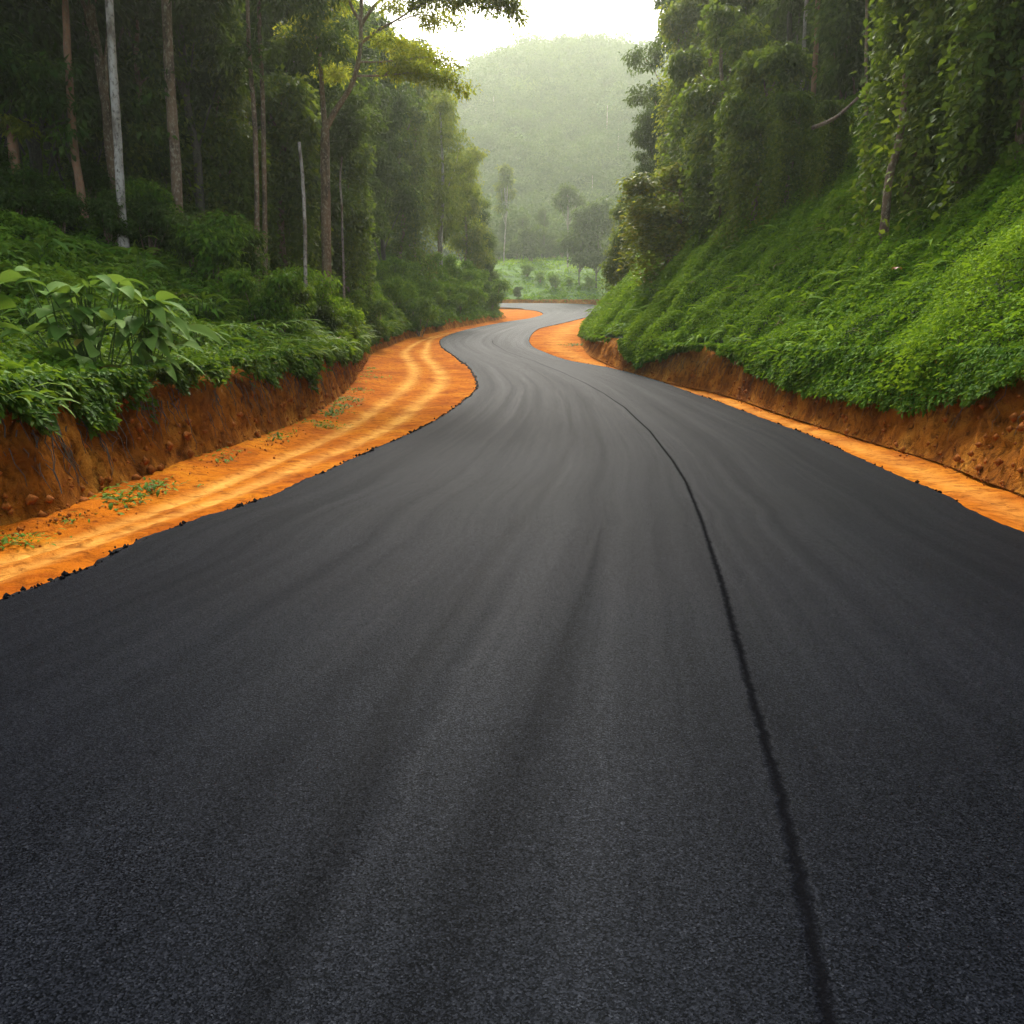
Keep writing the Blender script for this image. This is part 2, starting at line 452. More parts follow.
def add_leaves(mb, P, D, Nn, L, W, tint, fold=0.18, droop=0.12):
    """kite shaped leaves folded along the midrib"""
    D = norm(D); S = norm(np.cross(D, Nn)); Nn = np.cross(S, D)
    L = np.asarray(L, float).reshape(-1, 1) * np.ones((len(P), 1)); W = np.asarray(W, float).reshape(-1, 1) * np.ones((len(P), 1))
    mid = P + D * L * 0.42 + Nn * W * fold
    tip = P + D * L - np.array([0, 0, 1.0]) * L * droop
    V = np.stack([P, mid + S * W * 0.5, tip, mid - S * W * 0.5], 1).reshape(-1, 3)
    k = np.arange(len(P))[:, None] * 4
    T = np.vstack([k + np.array([0, 1, 2]), k + np.array([0, 2, 3])])
    mb.add(V, tris=T, tint=np.repeat(np.clip(tint, 0, 1), 4))
def rand_dirs(rng, n):
    return norm(rng.normal(size=(n, 3)))
def clumps(mb, rng, C, rad, n_per, leaf, tint_base, droop=0.5, flat=0.55, ratio=0.42, tint_var=0.16):
    """leaf clumps round centres C: leaves radiate and hang"""
    nC = len(C)
    idx = np.repeat(np.arange(nC), n_per)
    n = len(idx)
    off = rand_dirs(rng, n) * (rng.random((n, 1)) ** 0.5)
    r = np.asarray(rad, float).reshape(-1)
    r = r if len(r) == nC else np.full(nC, r[0])
    P = C[idx] + off * r[idx][:, None] * np.array([1, 1, flat])
    D = off * np.array([1, 1, 0.5]) + rng.normal(size=(n, 3)) * 0.45 + np.array([0, 0, -droop])
    Nn = np.array([0, 0, 1.0]) + rng.normal(size=(n, 3)) * 0.45 + off * 0.3
    l = leaf * rng.uniform(0.6, 1.3, n)
    tb = tint_base if np.ndim(tint_base) else np.full(nC, tint_base)
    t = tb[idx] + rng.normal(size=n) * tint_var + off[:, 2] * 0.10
    add_leaves(mb, P, D, Nn, l, l * ratio * rng.uniform(0.8, 1.2, n), t)
def tube(mb, pts, radii, sides=9, tint=0.5, rough=0.0, seed=0):
    pts = np.asarray(pts, float); radii = np.asarray(radii, float)
    d = norm(np.gradient(pts, axis=0))
    ref = np.array([1.0, 0.2, 0.1])
    S = norm(np.cross(d, ref)); U = np.cross(d, S)
    a = np.linspace(0, 2 * np.pi, sides, endpoint=False)
    rr = radii[:, None] * (1 + rough * vnoise(np.arange(len(pts))[:, None] * 0.9, np.arange(sides)[None, :] * 1.3, seed))
    V = pts[:, None] + S[:, None] * (np.cos(a)[None, :, None] * rr[..., None]) + U[:, None] * (np.sin(a)[None, :, None] * rr[..., None])
    n = len(pts)
    i = np.arange(n - 1)[:, None] * sides; j = np.arange(sides)[None]; j2 = (j + 1) % sides
    Q = np.stack([i + j, i + j2, i + sides + j2, i + sides + j], -1).reshape(-1, 4)
    mb.add(V.reshape(-1, 3), quads=Q, tint=tint)
def bent(rng, a, b, n=8, wob=0.1, sag=0.0):
    a, b = np.asarray(a, float), np.asarray(b, float)
    t = np.linspace(0, 1, n)[:, None]
    P = a + (b - a) * t
    w = rng.normal(size=(n, 3)) * wob * np.array([1, 1, 0.3])
    w = (w + np.roll(w, 1, 0) + np.roll(w, -1, 0)) / 3
    w[0] = 0
    P = P + w
    P[:, 2] += sag * np.sin(np.pi * t[:, 0])
    return P
def blade(mb, base, az, length, width, up=0.7, arch=1.3, seg=7, tint=0.5, fold=0.12, twist=0.0, shape=0.8):
    """one long leaf blade that rises and arches over"""
    s = np.linspace(0, 1, seg + 1)
    ang = up - arch * s                                     # elevation along the blade
    h = np.array([math.cos(az), math.sin(az), 0])
    step = length / seg
    dx = np.cumsum(np.cos(ang)) * step - np.cos(ang[0]) * step
    dz = np.cumsum(np.sin(ang)) * step - np.sin(ang[0]) * step
    C = base + dx[:, None] * h + dz[:, None] * np.array([0, 0, 1.0])
    side = np.array([-math.sin(az), math.cos(az), 0]) * math.cos(twist) + np.array([0, 0, 1]) * math.sin(twist)
    w = width * 0.5 * np.sin(np.pi * np.clip(s, 0, 1) ** shape) ** 0.75
    w[0] = width * 0.05; w[-1] = width * 0.02
    up_n = np.stack([-np.sin(ang) * h[0], -np.sin(ang) * h[1], np.cos(ang)], 1)
    A = C + side * w[:, None] + up_n * (w * fold * 2)[:, None]
    B = C - side * w[:, None] + up_n * (w * fold * 2)[:, None]
    V = np.stack([A, C, B], 1).reshape(-1, 3)
    k = np.arange(seg)[:, None] * 3
    Q = np.vstack([k + np.array([0, 1, 4, 3]), k + np.array([1, 2, 5, 4])])
    mb.add(V, quads=Q, tint=np.clip(tint, 0, 1))

# ------------------------------------------------------------------ ground: shoulders, banks, forest floor, valley, hill
def grow(a, b, n, p=2.0):
    return a + (b - a) * np.linspace(0, 1, n) ** p
rows = np.concatenate([np.arange(-12, 3, 0.16), np.arange(3, 24, 0.085), np.arange(24, 30, 0.16), np.arange(30, 62, 0.3), np.arange(62, 192.1, 1.3)])
sA = np.concatenate([np.linspace(0, 0.6, 25), np.linspace(0.75, 12, 46), grow(12.6, 420, 30)[0:]])
def fill_attr(me, name, vals):
    a = me.attributes.new(name, 'FLOAT', 'POINT')
    a.data.foreach_set("value", np.asarray(vals, np.float32).ravel())
def sheet(name, X, Y, Z, material, attrs=None, uv=None, smooth=True, **tags):
    n, m = X.shape
    mb = MB()
    i = np.arange(n - 1)[:, None] * m; j = np.arange(m - 1)[None]
    Q = np.stack([i + j, i + j + 1, i + m + j + 1, i + m + j], -1).reshape(-1, 4)
    mb.add(np.stack([X, Y, Z], -1).reshape(-1, 3), quads=Q)
    o = mb.obj(name, material, None, smooth, **tags)
    for k, v in (attrs or {}).items(): fill_attr(o.data, k, v)
    if uv is not None:
        l = o.data.uv_layers.new(name="UVMap")
        vi = np.zeros(len(o.data.loops), np.int32); o.data.loops.foreach_get("vertex_index", vi)
        l.data.foreach_set("uv", uv.reshape(-1, 2)[vi].astype(np.float32).ravel())
    return o
Yr = rows[:, None]
def bank_sheet(side):
    fx, sg = (xLf, -1) if side == 'L' else (xRf, 1)
    s = sA[:26][None]
    X = fx(Yr) + sg * s; Y = Yr + 0 * X
    Z = terrain(X, Y)
    h = (Z - prof(Y))
    amp = np.clip(h, 0, 0.5) * sstep(0.7, 0.55, s)
    # rills and slumped ledges carved sideways
    X = X + sg * amp * (0.22 * fbm(Y * 1.7, h * 0.9, 61) + 0.20 * np.abs(fbm(Y * 3.4 + 7, h * 0.5, 77)) - 0.06 + 0.16 * fbm(Y * 4, h * 5, 90) + 0.10 * fbm(Y * 11, h * 13, 95, 3))
    if side == 'L': X, Y, Z = X[:, ::-1], Y[:, ::-1], Z[:, ::-1]
    return sheet("earth_bank", X, Y, Z, M['cut'], kind="structure")
bank_sheet('L'); bank_sheet('R')
def floor_sheet(side):
    fx, sg = (xLf, -1) if side == 'L' else (xRf, 1)
    X = fx(Yr) + sg * sA[25:][None]; Y = Yr + 0 * X
    if side == 'L': X, Y = X[:, ::-1], Y[:, ::-1]
    return sheet("forest_floor", X, Y, terrain(X, Y), M['floor'], kind="structure")
floor_sheet('L'); floor_sheet('R')
# shoulder sheet, from foot to foot (the asphalt lies on it)
f = np.linspace(0, 1, 110)[None]
xl, xr = xLf(Yr) - 0.5, xRf(Yr) + 0.5
X = xl + (xr - xl) * f; Y = Yr + 0 * X
fl = np.clip((X - xLf(Y)) / np.maximum(xLe(Y) - xLf(Y), 0.3), 0, 1.3)
fr = np.clip((xRf(Y) - X) / np.maximum(xRf(Y) - xRe(Y), 0.2), 0, 1.3)
trk = (np.exp(-((fl - 0.42 - 0.05 * np.sin(Y * .2)) / 0.055) ** 2) + np.exp(-((fl - 0.68 + 0.03 * np.sin(Y * .3)) / 0.06) ** 2)) * (Y < 75) + 0.5 * np.exp(-((fr - 0.45) / 0.25) ** 2)
berm = 0.10 * sstep(0.35, 0.0, fl) + 0.035 * fbm(X * 2.5, Y * 0.8, 23) + 0.02 * fbm(X * 7, Y * 5, 24) - 0.035 * np.clip(trk, 0, 1)
under = sstep(-0.05, 0.5, np.minimum(X - xLe(Y), xRe(Y) - X))
Z = prof(Y) - 0.045 + berm * (1 - under) - 0.08 * under
sheet("dirt_shoulder", X, Y, Z, M['shoulder'], {"track": np.clip(trk, 0, 1)}, kind="structure")
# valley floor, mound and wooded hill
gy = np.concatenate([np.arange(182.0, 200, 0.6), np.arange(200, 300, 2.0), np.arange(300, 800, 7.0)])[:, None]
gx = np.concatenate([-grow(90, 520, 40, 1.4)[::-1], np.arange(-88, 89, 2.2), grow(90, 520, 40, 1.4)])[None]
X = gx + 0 * gy; Y = gy + 0 * gx
mh = Y - 189 + 5 * fbm(X * 0.03, Y * 0.0 + 2, 31)
sheet("hillside", X, Y, terrain(X, Y) - 0.3 * sstep(1.0, 0.0, mh), M['field'], kind="structure")

xx_ = np.arange(-45, 46, 0.7)[:, None]
mm_ = np.linspace(-0.15, 1.25, 8)[None]
Yb = 189 - 5 * fbm(xx_ * 0.03, xx_ * 0 + 2, 31) + mm_
Xb = xx_ + 0 * Yb
sheet("earth_bank", Xb, Yb - 0.12, terrain(Xb, Yb) + 0.03, M['cut'], kind="structure")
# ------------------------------------------------------------------ the road
nS = len(LC)
Lp, Rp = LC.copy(), RC.copy()
cen = (Lp + Rp) / 2
arc = np.concatenate([[0], np.cumsum(np.linalg.norm(np.diff(cen, axis=0), axis=1))])
# resample evenly so that the ragged edge has detail
fine = np.concatenate([np.arange(0, 45, 0.07), np.arange(45, 110, 0.25), np.arange(110, arc[-1], 0.8)])
res = lambda Cc: np.stack([np.interp(fine, arc, Cc[:, 0]), np.interp(fine, arc, Cc[:, 1])], 1)
Lp, Rp = res(Lp), res(Rp)
wv = norm(Rp - Lp)
Lp = Lp + wv * (0.05 * fbm(fine * 1.3, fine * 0, 3) + 0.05 * np.clip(fbm(fine * 5, fine * 0 + 5, 4), -1, 1))[:, None]
Rp = Rp + wv * (0.03 * fbm(fine * 1.3, fine * 0 + 9, 5) + 0.03 * fbm(fine * 6, fine * 0 + 5, 6))[:, None]
K = 60
q = np.linspace(0, 1, K)[None, :, None]
G = Lp[:, None] * (1 - q) + Rp[:, None] * q
X, Y = G[..., 0], G[..., 1]
q2 = q[..., 0]
Z = prof(Y) + 0.012 + 0.05 * (1 - (2 * q2 - 1) ** 2) * 0.6 + 0.06 * np.clip(Y - 164, 0, 16)
SEAM = [(825, 1020), (801, 900), (778, 795), (745, 680), (722, 590), (700, 520), (686, 485), (672, 462), (650, 433), (625, 409), (603, 394), (585, 384), (562, 373), (532, 361), (506, 352), (493, 344), (491, 337)]
DRAG = [(425, 1020), (500, 810), (552, 690), (590, 580), (604, 520)]
PASS = [(330, 860), (400, 700), (470, 590), (540, 500), (575, 440), (565, 400), (548, 380), (520, 360), (482, 345), (478, 338)]
def x_of(pix):
    P = np.array([on_road(*p) for p in pix])
    P = P[np.argsort(P[:, 1])]
    s0 = (P[1] - P[0]); y0 = P[0] + s0 * (-6 / s0[1])
    P = np.vstack([y0, P])
    return P
def sd(pix, fade=False):
    P = x_of(pix)
    d = X - np.interp(Y, P[:, 1], P[:, 0])
    s = np.interp(Y, (P[1:, 1] + P[:-1, 1]) / 2, np.diff(P[:, 0]) / np.diff(P[:, 1]))
    d = d / np.sqrt(1 + s ** 2)
    if fade: d = d + np.sign(d + 1e-6) * 0.4 * sstep(P[-1, 1] - 1.5, P[-1, 1] + 1.5, Y)
    return d
dr = sd(DRAG)
Dm = x_of(DRAG)
dr = dr / np.maximum(1 - sstep(Dm[-1, 1] * 0.25, Dm[-1, 1] * 1.05, Y), 0.004)
ps = sd(PASS) / np.maximum(1 - sstep(48, 60, Y), 0.004)
se = sd(SEAM) / np.maximum(1 - sstep(60, 66, Y), 0.004)
road_w = np.linalg.norm(Rp - Lp, axis=1)[:, None]
UV = np.stack([q2 * 7.2 + 0 * X, fine[:, None] + 0 * X], -1)
road = sheet("road", X, Y, Z, M['asphalt'], {"seam": se, "drag": dr, "pass": ps}, UV, kind="structure")
# crumbled asphalt rim on both sides
def rim(P, sg, nm):
    w = np.clip(0.09 + 0.10 * fbm(fine * 2.1, fine * 0 + sg, 13) + 0.12 * np.clip(fbm(fine * 6.5, fine * 0 + sg * 3, 15), 0, 1), 0.03, 0.4) * (1.0 if sg < 0 else 0.6)
    a = np.stack([P - 0.01 * sg * wv * -1, P + sg * wv * (w * 0.55)[:, None], P + sg * wv * w[:, None]], 1)
    z0 = prof(P[:, 1])
    zz = np.stack([z0 + 0.010, z0 + 0.004 + 0.012 * fbm(fine * 9, fine * 0, 8), z0 - 0.10], 1)
    X_, Y_ = a[..., 0], a[..., 1]
    if sg < 0: X_, Y_, zz = X_[:, ::-1], Y_[:, ::-1], zz[:, ::-1]
    sheet(nm, X_, Y_, zz, M['asphalt_edge'], kind="structure", smooth=False)
rim(Lp, -1, "road_edge"); rim(Rp, 1, "road_edge")

# ------------------------------------------------------------------ ground cover (nobody could count it)
def scatter(rng, n, ylo, yhi, slo, shi, side, p=1.6, sp=1.0):
    """points on a slope, denser near the camera"""
    y = ylo + (yhi - ylo) * rng.random(n) ** p
    s = slo + (shi - slo) * rng.random(n) ** sp
    x = xLf(y) - s if side == 'L' else xRf(y) + s
    return x, y, s
def land_normal(x, y, e=0.15):
    dx = (terrain(x + e, y) - terrain(x - e, y)) / (2 * e)
    dy = (terrain(x, y + e) - terrain(x, y - e)) / (2 * e)
    return norm(np.stack([-dx, -dy, np.ones_like(dx)], 1))
def cover(mb, rng, x, y, leaf, hgt, tint, tilt=0.55, ratio=0.62, lift=0.0, hang=0.4):
    z = terrain(x, y)
    Nn = land_normal(x, y)
    d = np.sqrt(x * x + y * y)
    m = fbm(x * 1.1, y * 1.1, 51, 3); m2 = fbm(x * 0.33, y * 0.33, 52, 3)
    h = hgt * np.clip(0.55 + 1.0 * m + 0.8 * m2, 0.06, 1.9)
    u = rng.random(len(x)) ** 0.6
    off = np.array([0, 0, 0.75]) + Nn * 0.6
    P = np.stack([x, y, z], 1) + off * (h * u + lift)[:, None]
    D = rng.normal(size=(len(x), 3)) * np.array([1, 1, 0.35]) + (Nn * np.array([1, 1, 0])) * 0.9 + np.array([0, 0, -hang])
    NN = Nn + rng.normal(size=(len(x), 3)) * tilt
    l = leaf * rng.uniform(0.6, 1.35, len(x)) * np.clip((d / 13) ** 0.7, 1.12, 2.2) * np.clip(1.0 + 0.5 * fbm(x * 0.6 + 9, y * 0.6, 58, 3), 0.7, 1.35) * np.where(rng.random(len(x)) < 0.03, 1.6, 1.0)
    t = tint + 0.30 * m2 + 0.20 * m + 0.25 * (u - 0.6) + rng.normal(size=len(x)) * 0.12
    add_leaves(mb, P, D, NN, l, l * ratio, t)
rng = np.random.default_rng(11)
HCOV_Y = np.array([-12] + [on_road(*p)[1] for p in [(1024, 495), (990, 482), (943, 464), (900, 451), (874, 443), (799, 420), (745, 402), (720, 395), (700, 391), (685, 387), (657, 380), (634, 373), (620, 369), (609, 365), (586, 352), (580, 336)]] + [100])
HCOV_H = np.array([1.8, 1.85, 1.45, 1.05, 0.75, 0.75, 0.75, 1.0, 1.35, 1.55, 1.7, 1.2, 0.35, 0.9, 1.5, 1.0, 0.3, 0.1])
mb = MB()
x, y, s = scatter(rng, 1000000, 3, 110, 0.02, 10.5, 'R', 1.9, 0.95)
hh = terrain(x, y) - prof(y)
lim = np.interp(y, HCOV_Y, HCOV_H) + 0.22 * fbm(y * 2.2, y * 0, 14)
k = hh > lim
cover(mb, rng, x[k], y[k], 0.064, 0.42, 0.48)
creep = mb.obj("creeper_cover", M['creeper'], kind="stuff")
mb = MB()
x, y, s = scatter(rng, 340000, 2, 110, 0.02, 13, 'L', 1.9, 0.95)
hh = terrain(x, y) - prof(y)
lim = bankL(y) * (0.80 + 0.30 * fbm(y * 1.6, y * 0, 15)) - 0.25 * sstep(9, 6, y)
k = hh > lim
cover(mb, rng, x[k], y[k], 0.105, 0.45, 0.44, ratio=0.5)
mb.obj("undergrowth", M['understory'], kind="stuff")
# leaves on and over the cut faces, down to the ragged lower edge of the cover
for side, nn in (('L', 60000), ('R', 70000)):
    y = 2.5 + 75 * rng.random(nn) ** 1.8
    mb = MB()
    B = bankL(y) if side == 'L' else bankR(y)
    if side == 'L': lim = B * (0.97 + 0.45 * fbm(y * 0.9, y * 0, 15) + 0.25 * fbm(y * 3.1, y * 0, 16)) - 0.10 * sstep(8.5, 6, y)
    else: lim = np.interp(y, HCOV_Y, HCOV_H) + 0.16 * fbm(y * 2.2, y * 0, 14)
    lim = lim - 0.22 * np.clip(fbm(y * 5.5, y * 0, 45), 0, 1)
    h = lim + (B + 0.35 - lim) * rng.random(nn)
    k = B + 0.35 > lim
    wd = 0.42 if side == 'L' else 0.55
    s = wd * np.clip(0.12 + 0.76 * h / B, 0, 1.05)
    sg = 1 if side == 'L' else -1
    out = 0.10 + 0.22 * rng.random(nn) * np.clip(0.7 + fbm(y * 1.5, h * 1.5, 46), 0.1, 1.4)
    x = xLf(y) - sg * s + sg * out if side == 'L' else xRf(y) + s - out
    P = np.stack([x, y, prof(y) + h], 1)
    D = np.stack([sg * rng.uniform(0.0, 1, nn), rng.normal(size=nn) * 0.7, rng.uniform(-1.0, 0.15, nn)], 1)
    NN = np.stack([sg * np.ones(nn), rng.normal(size=nn) * 0.5, np.full(nn, 0.8) + rng.normal(size=nn) * 0.4], 1)
    l = (0.11 if side == 'L' else 0.10) * rng.uniform(0.6, 1.3, nn) * np.clip(y / 14, 0.9, 2.4)
    tt = 0.40 + 0.2 * fbm(y * 1.2, h * 1.2, 47) + rng.normal(size=nn) * 0.13
    add_leaves(mb, P[k], D[k], NN[k], l[k], l[k] * 0.58, tt[k])
    mb.obj("hanging_creepers", M['understory' if side == 'L' else 'creeper'], kind="stuff")
# arching grass and fern blades mixed into the undergrowth
def blades(name, side, n, smax, L0, W0, seed, material, tint):
    r = np.random.default_rng(seed)
    y = 4 + 70 * r.random(n) ** 1.7
    s = 0.2 + smax * r.random(n) ** 1.3
    x = xLf(y) - s if side == 'L' else xRf(y) + s
    k = (terrain(x, y) - prof(y) > (bankL(y) if side == 'L' else bankR(y)) * 0.9) & (fbm(x * 0.7, y * 0.7, seed) > -0.05)
    b_ = MB()
    for X_, Y_ in zip(x[k], y[k]):
        z_ = float(terrain(X_, Y_))
        az = (math.pi if side == 'R' else 0) + r.normal() * 1.1
        sc_ = min(1.8, max(0.9, Y_ / 18))
        for q_ in range(4):
            u_ = r.uniform(0.5, 1.3)
            blade(b_, np.array([X_ + r.normal() * 0.1, Y_ + r.normal() * 0.1, z_ + 0.12]), az + r.normal() * 0.7, L0 * r.uniform(0.5, 1.2) * sc_, W0 * sc_ * r.uniform(0.7, 1.2), up=u_, arch=u_ + r.uniform(0.2, 1.1), seg=4, tint=tint + r.normal() * 0.18, twist=r.normal() * 0.4)
    b_.obj(name, M[material], kind="stuff")
blades("bank_grass", 'L', 2600, 7.0, 0.62, 0.055, 61, 'understory', 0.66)
blades("slope_ferns", 'R', 350, 8.0, 0.60, 0.075, 62, 'creeper', 0.6)
blades("dry_stalks", 'L', 260, 6.0, 0.55, 0.03, 63, 'straw', 0.5)
blades("dry_stalks", 'R', 160, 8.0, 0.40, 0.022, 64, 'straw', 0.4)
mb = MB()
for side, n_ in (('L', 260), ('R', 140)):
    for yy in 4 + 40 * rng.random(n_) ** 1.5:
        B_ = float(bankL(yy) if side == 'L' else bankR(yy)); sg = 1 if side == 'L' else -1
        wd = 0.42 if side == 'L' else 0.55
        h0 = B_ * rng.uniform(0.75, 1.0); L_ = rng.uniform(0.15, 0.7) * B_
        tt = np.linspace(0, 1, 7)
        hh_ = h0 - L_ * tt
        xx = float(xLf(yy) if side == 'L' else xRf(yy)) - sg * wd * np.clip(0.10 + 0.76 * hh_ / B_, 0, 1) + sg * (0.09 + 0.05 * rng.random())
        yyv = yy + 0.10 * rng.normal() * tt + 0.03 * rng.normal(size=7)
        tube(mb, np.stack([xx + 0.02 * rng.normal(size=7), yyv, prof(yyv) + hh_], 1), np.linspace(0.008, 0.003, 7), 4)
mb.obj("hanging_roots", M['bark_dark'], kind="stuff")
# valley meadow
mb = MB()
n = 90000
x = rng.uniform(-70, 75, n); y = 189 + 95 * rng.random(n) ** 1.3
k = y - 189 + 5 * fbm(x * 0.03, y * 0.0 + 2, 31) > 0.7
x, y = x[k], y[k]
z = terrain(x, y); m = fbm(x * 0.12, y * 0.12, 71); m2 = fbm(x * 0.5, y * 0.5, 72)
P = np.stack([x, y, z - 0.1], 1)
nn = len(x)
l = rng.uniform(0.5, 1.0, nn) * np.clip(0.8 + 0.9 * m2, 0.3, 2)
add_leaves(mb, P, rng.normal(size=(nn, 3)) * np.array([1, 1, 0.3]) + np.array([0, 0, 0.5]), np.array([0, 0, 1]) + rng.normal(size=(nn, 3)) * 0.5, l, l * 0.5, 0.50 + 0.40 * m + 0.15 * m2 - 0.30 * np.exp(-((y - 200 - 6 * m) / 5.0) ** 2) + 0.22 * np.exp(-((y - 219) / 6.0) ** 2) + rng.normal(size=nn) * 0.1)
mb.obj("meadow_growth", M['meadow'], kind="stuff")

# ------------------------------------------------------------------ tree prototypes
def lobe_crown(mb, rng, lobes, clump_r, n_clump, n_per, leaf, tint, droop=0.5, ratio=0.42):
    """lobes: rows of (x, y, z, rx, rz): leaf clumps in the outer shell of every lobe"""
    lobes = np.array(lobes, float)
    w = lobes[:, 3] ** 2
    idx = rng.choice(len(lobes), n_clump, p=w / w.sum())
    d = rand_dirs(rng, n_clump)
    r = rng.random((n_clump, 1)) ** 0.35
    C = lobes[idx, :3] + d * r * np.stack([lobes[idx, 3], lobes[idx, 3], lobes[idx, 4]], 1)
    ltint = rng.normal(size=len(lobes)) * 0.10
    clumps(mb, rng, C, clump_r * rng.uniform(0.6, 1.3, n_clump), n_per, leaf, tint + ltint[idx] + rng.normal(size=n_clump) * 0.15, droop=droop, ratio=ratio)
PROTO = {}
def proto(key, trunk_mb, bark, crown_mb, leafm):
    PROTO[key] = (trunk_mb.mesh(key + "_trunk", M[bark], True), crown_mb.mesh(key + "_crown", M[leafm]))
def make_dense(key, seed, H=15, low=3.0, rad=2.2, leaf=0.30, nclump=380, nper=62, bark='bark_dark', leafm='canopy', tint=0.42, taper=0.55):
    rng = np.random.default_rng(seed)
    tm, cm = MB(), MB()
    top = np.array([rng.normal() * 0.5, rng.normal() * 0.5, H * 0.95])
    ax = bent(rng, (0, 0, -0.5), top, 10, 0.25)
    tube(tm, ax, np.linspace(0.17, 0.04, 10) * H / 15, 9, rough=0.15, seed=seed)
    lobes = []
    nl = 17
    for i in range(nl):
        fz = (i + rng.random()) / nl
        z = low + (H - low) * fz
        rr = rad * (1 - taper * fz) * rng.uniform(0.35, 0.9)
        a = rng.random() * 6.28
        c = np.array([math.cos(a) * rr, math.sin(a) * rr, z])
        lobes.append((*c, rng.uniform(0.75, 1.25) * rad * 0.5, rng.uniform(0.8, 1.2) * rad * 0.45))
        tube(tm, bent(rng, ax[min(9, max(0, int(fz * 9)))], c, 5, 0.08), np.linspace(0.05, 0.015, 5), 5)
    lobe_crown(cm, rng, lobes, 0.75, nclump, nper, leaf, tint, droop=0.75)
    proto(key, tm, bark, cm, leafm)
for i in range(4): make_dense('dense%d' % i, 100 + i, H=14 + 1.5 * i)
for i in range(3): make_dense('olive%d' % i, 130 + i, H=11 + i, low=2.2, rad=2.0, leaf=0.24, leafm='olive', tint=0.45, bark='bark_brown')
def make_canopy(key, seed, H=20, crown_lo=8, rad=4.5, leaf=0.36, nclump=700, nper=28, bark='bark_pale', r0=0.2, leafm='canopy', lean=(0, 0)):
    rng = np.random.default_rng(seed)
    tm, cm = MB(), MB()
    top = np.array([lean[0], lean[1], H * 0.9])
    ax = bent(rng, (0, 0, -0.5), top, 14, 0.12)
    tube(tm, ax, np.linspace(r0, r0 * 0.35, 14), 11, rough=0.12, seed=seed)
    lobes = []
    for i in range(16):
        fz = i / 15
        z = crown_lo + (H - crown_lo) * fz
        a = i * 2.4 + rng.normal() * 0.3
        rr = rad * math.sin(math.pi * (0.2 + 0.75 * fz)) * rng.uniform(0.3, 0.9)
        k = int(min(13, max(0, z / (H * 0.9) * 13)))
        c = np.array([ax[k, 0] + math.cos(a) * rr, ax[k, 1] + math.sin(a) * rr, z])
        lobes.append((*c, rad * rng.uniform(0.28, 0.5), rad * rng.uniform(0.2, 0.3)))
        tube(tm, bent(rng, ax[max(0, k - 2)], c, 6, 0.15), np.linspace(r0 * 0.4, 0.02, 6), 6)
    lobe_crown(cm, rng, lobes, 0.7, nclump, nper, leaf, 0.40, droop=0.55)
    proto(key, tm, bark, cm, leafm)
for i, b in enumerate(('bark_pale', 'bark_brown', 'bark_dark')): make_canopy('canopy%d' % i, 160 + i, H=19 + 2 * i, bark=b)
def make_vine(key, seed, H=11, leafm='vine', tint=0.45, n_col=7, rad=1.9):
    """a tree swallowed by creepers: curtains of strands hung from a lumpy top"""
    rng = np.random.default_rng(seed)
    tm, cm = MB(), MB()
    ax = bent(rng, (0, 0, -0.6), (rng.normal() * 0.6, rng.normal() * 0.6, H * 0.96), 10, 0.2)
    tube(tm, ax, np.linspace(0.2, 0.06, 10), 9, rough=0.2, seed=seed)
    lobes = [(ax[-1, 0], ax[-1, 1], H * 0.93, rad * 0.55, rad * 0.5)]
    S, Ls = [], []
    for c in range(n_col):
        a = c / n_col * 6.28 + rng.normal() * 0.25
        rr = rad * rng.uniform(0.45, 1.0); zt = H * rng.uniform(0.30, 1.0)
        cx, cyy = math.cos(a) * rr, math.sin(a) * rr
        lobes.append((cx, cyy, zt - 0.5, rad * 0.42, rad * 0.4))
        lobes.append((cx * .7, cyy * .7, zt * 0.62, rad * 0.42, rad * 0.6))
        tube(tm, bent(rng, ax[int(min(9, zt / H * 8))], (cx, cyy, zt - 0.3), 5, 0.1), np.linspace(0.06, 0.02, 5), 5)
        for k in range(14):
            b = rng.random() * 6.28; rb = rad * 0.42 * rng.random() ** 0.4
            S.append((cx + math.cos(b) * rb, cyy + math.sin(b) * rb, zt - rng.random() ** 0.8 * 0.28 * H)); Ls.append(min(zt - 0.1, rng.uniform(0.45, 1.05) * zt))
    lobe_crown(cm, rng, lobes, 0.62, 330, 40, 0.30, tint + 0.05, droop=0.7, ratio=0.6)
    S, Ls = np.array(S), np.array(Ls)
    rep = np.maximum((Ls / 0.10).astype(int), 3)
    idx = np.repeat(np.arange(len(S)), rep)
    fr_ = np.concatenate([np.linspace(0, 1, r) for r in rep])
    n = len(idx)
    stint = rng.normal(size=len(S)) * 0.10 + np.repeat(rng.normal(size=n_col) * 0.16, 14)
    P = S[idx].copy(); P[:, 2] -= Ls[idx] * fr_
    sway = np.stack([np.sin(fr_ * 5 + idx), np.cos(fr_ * 4 + idx * 2)], 1) * 0.10
    P[:, :2] += sway + rng.normal(size=(n, 2)) * (0.10 + 0.16 * rng.random((len(S), 1))[idx])
    out = norm(P * np.array([1, 1, 0]) + 1e-6)
    D = out * 0.8 + rng.normal(size=(n, 3)) * 0.7 + np.array([0, 0, -0.45])
    NN = out * 0.8 + np.array([0, 0, 0.6]) + rng.normal(size=(n, 3)) * 0.4
    l = rng.uniform(0.16, 0.36, n)
    add_leaves(cm, P, D, NN, l, l * 0.68, tint + stint[idx] + rng.normal(size=n) * 0.12)
    proto(key, tm, 'bark_brown', cm, leafm)
for i in range(4): make_vine('vine%d' % i, 200 + i, H=9 + 1.6 * i)
make_vine('vineolive', 215, H=8, leafm='goldvine', tint=0.5)
make_vine('vinelit', 216, H=14, leafm='olive', tint=0.5)  # lighter olive leaves paint the backlight on this treetop into its colour
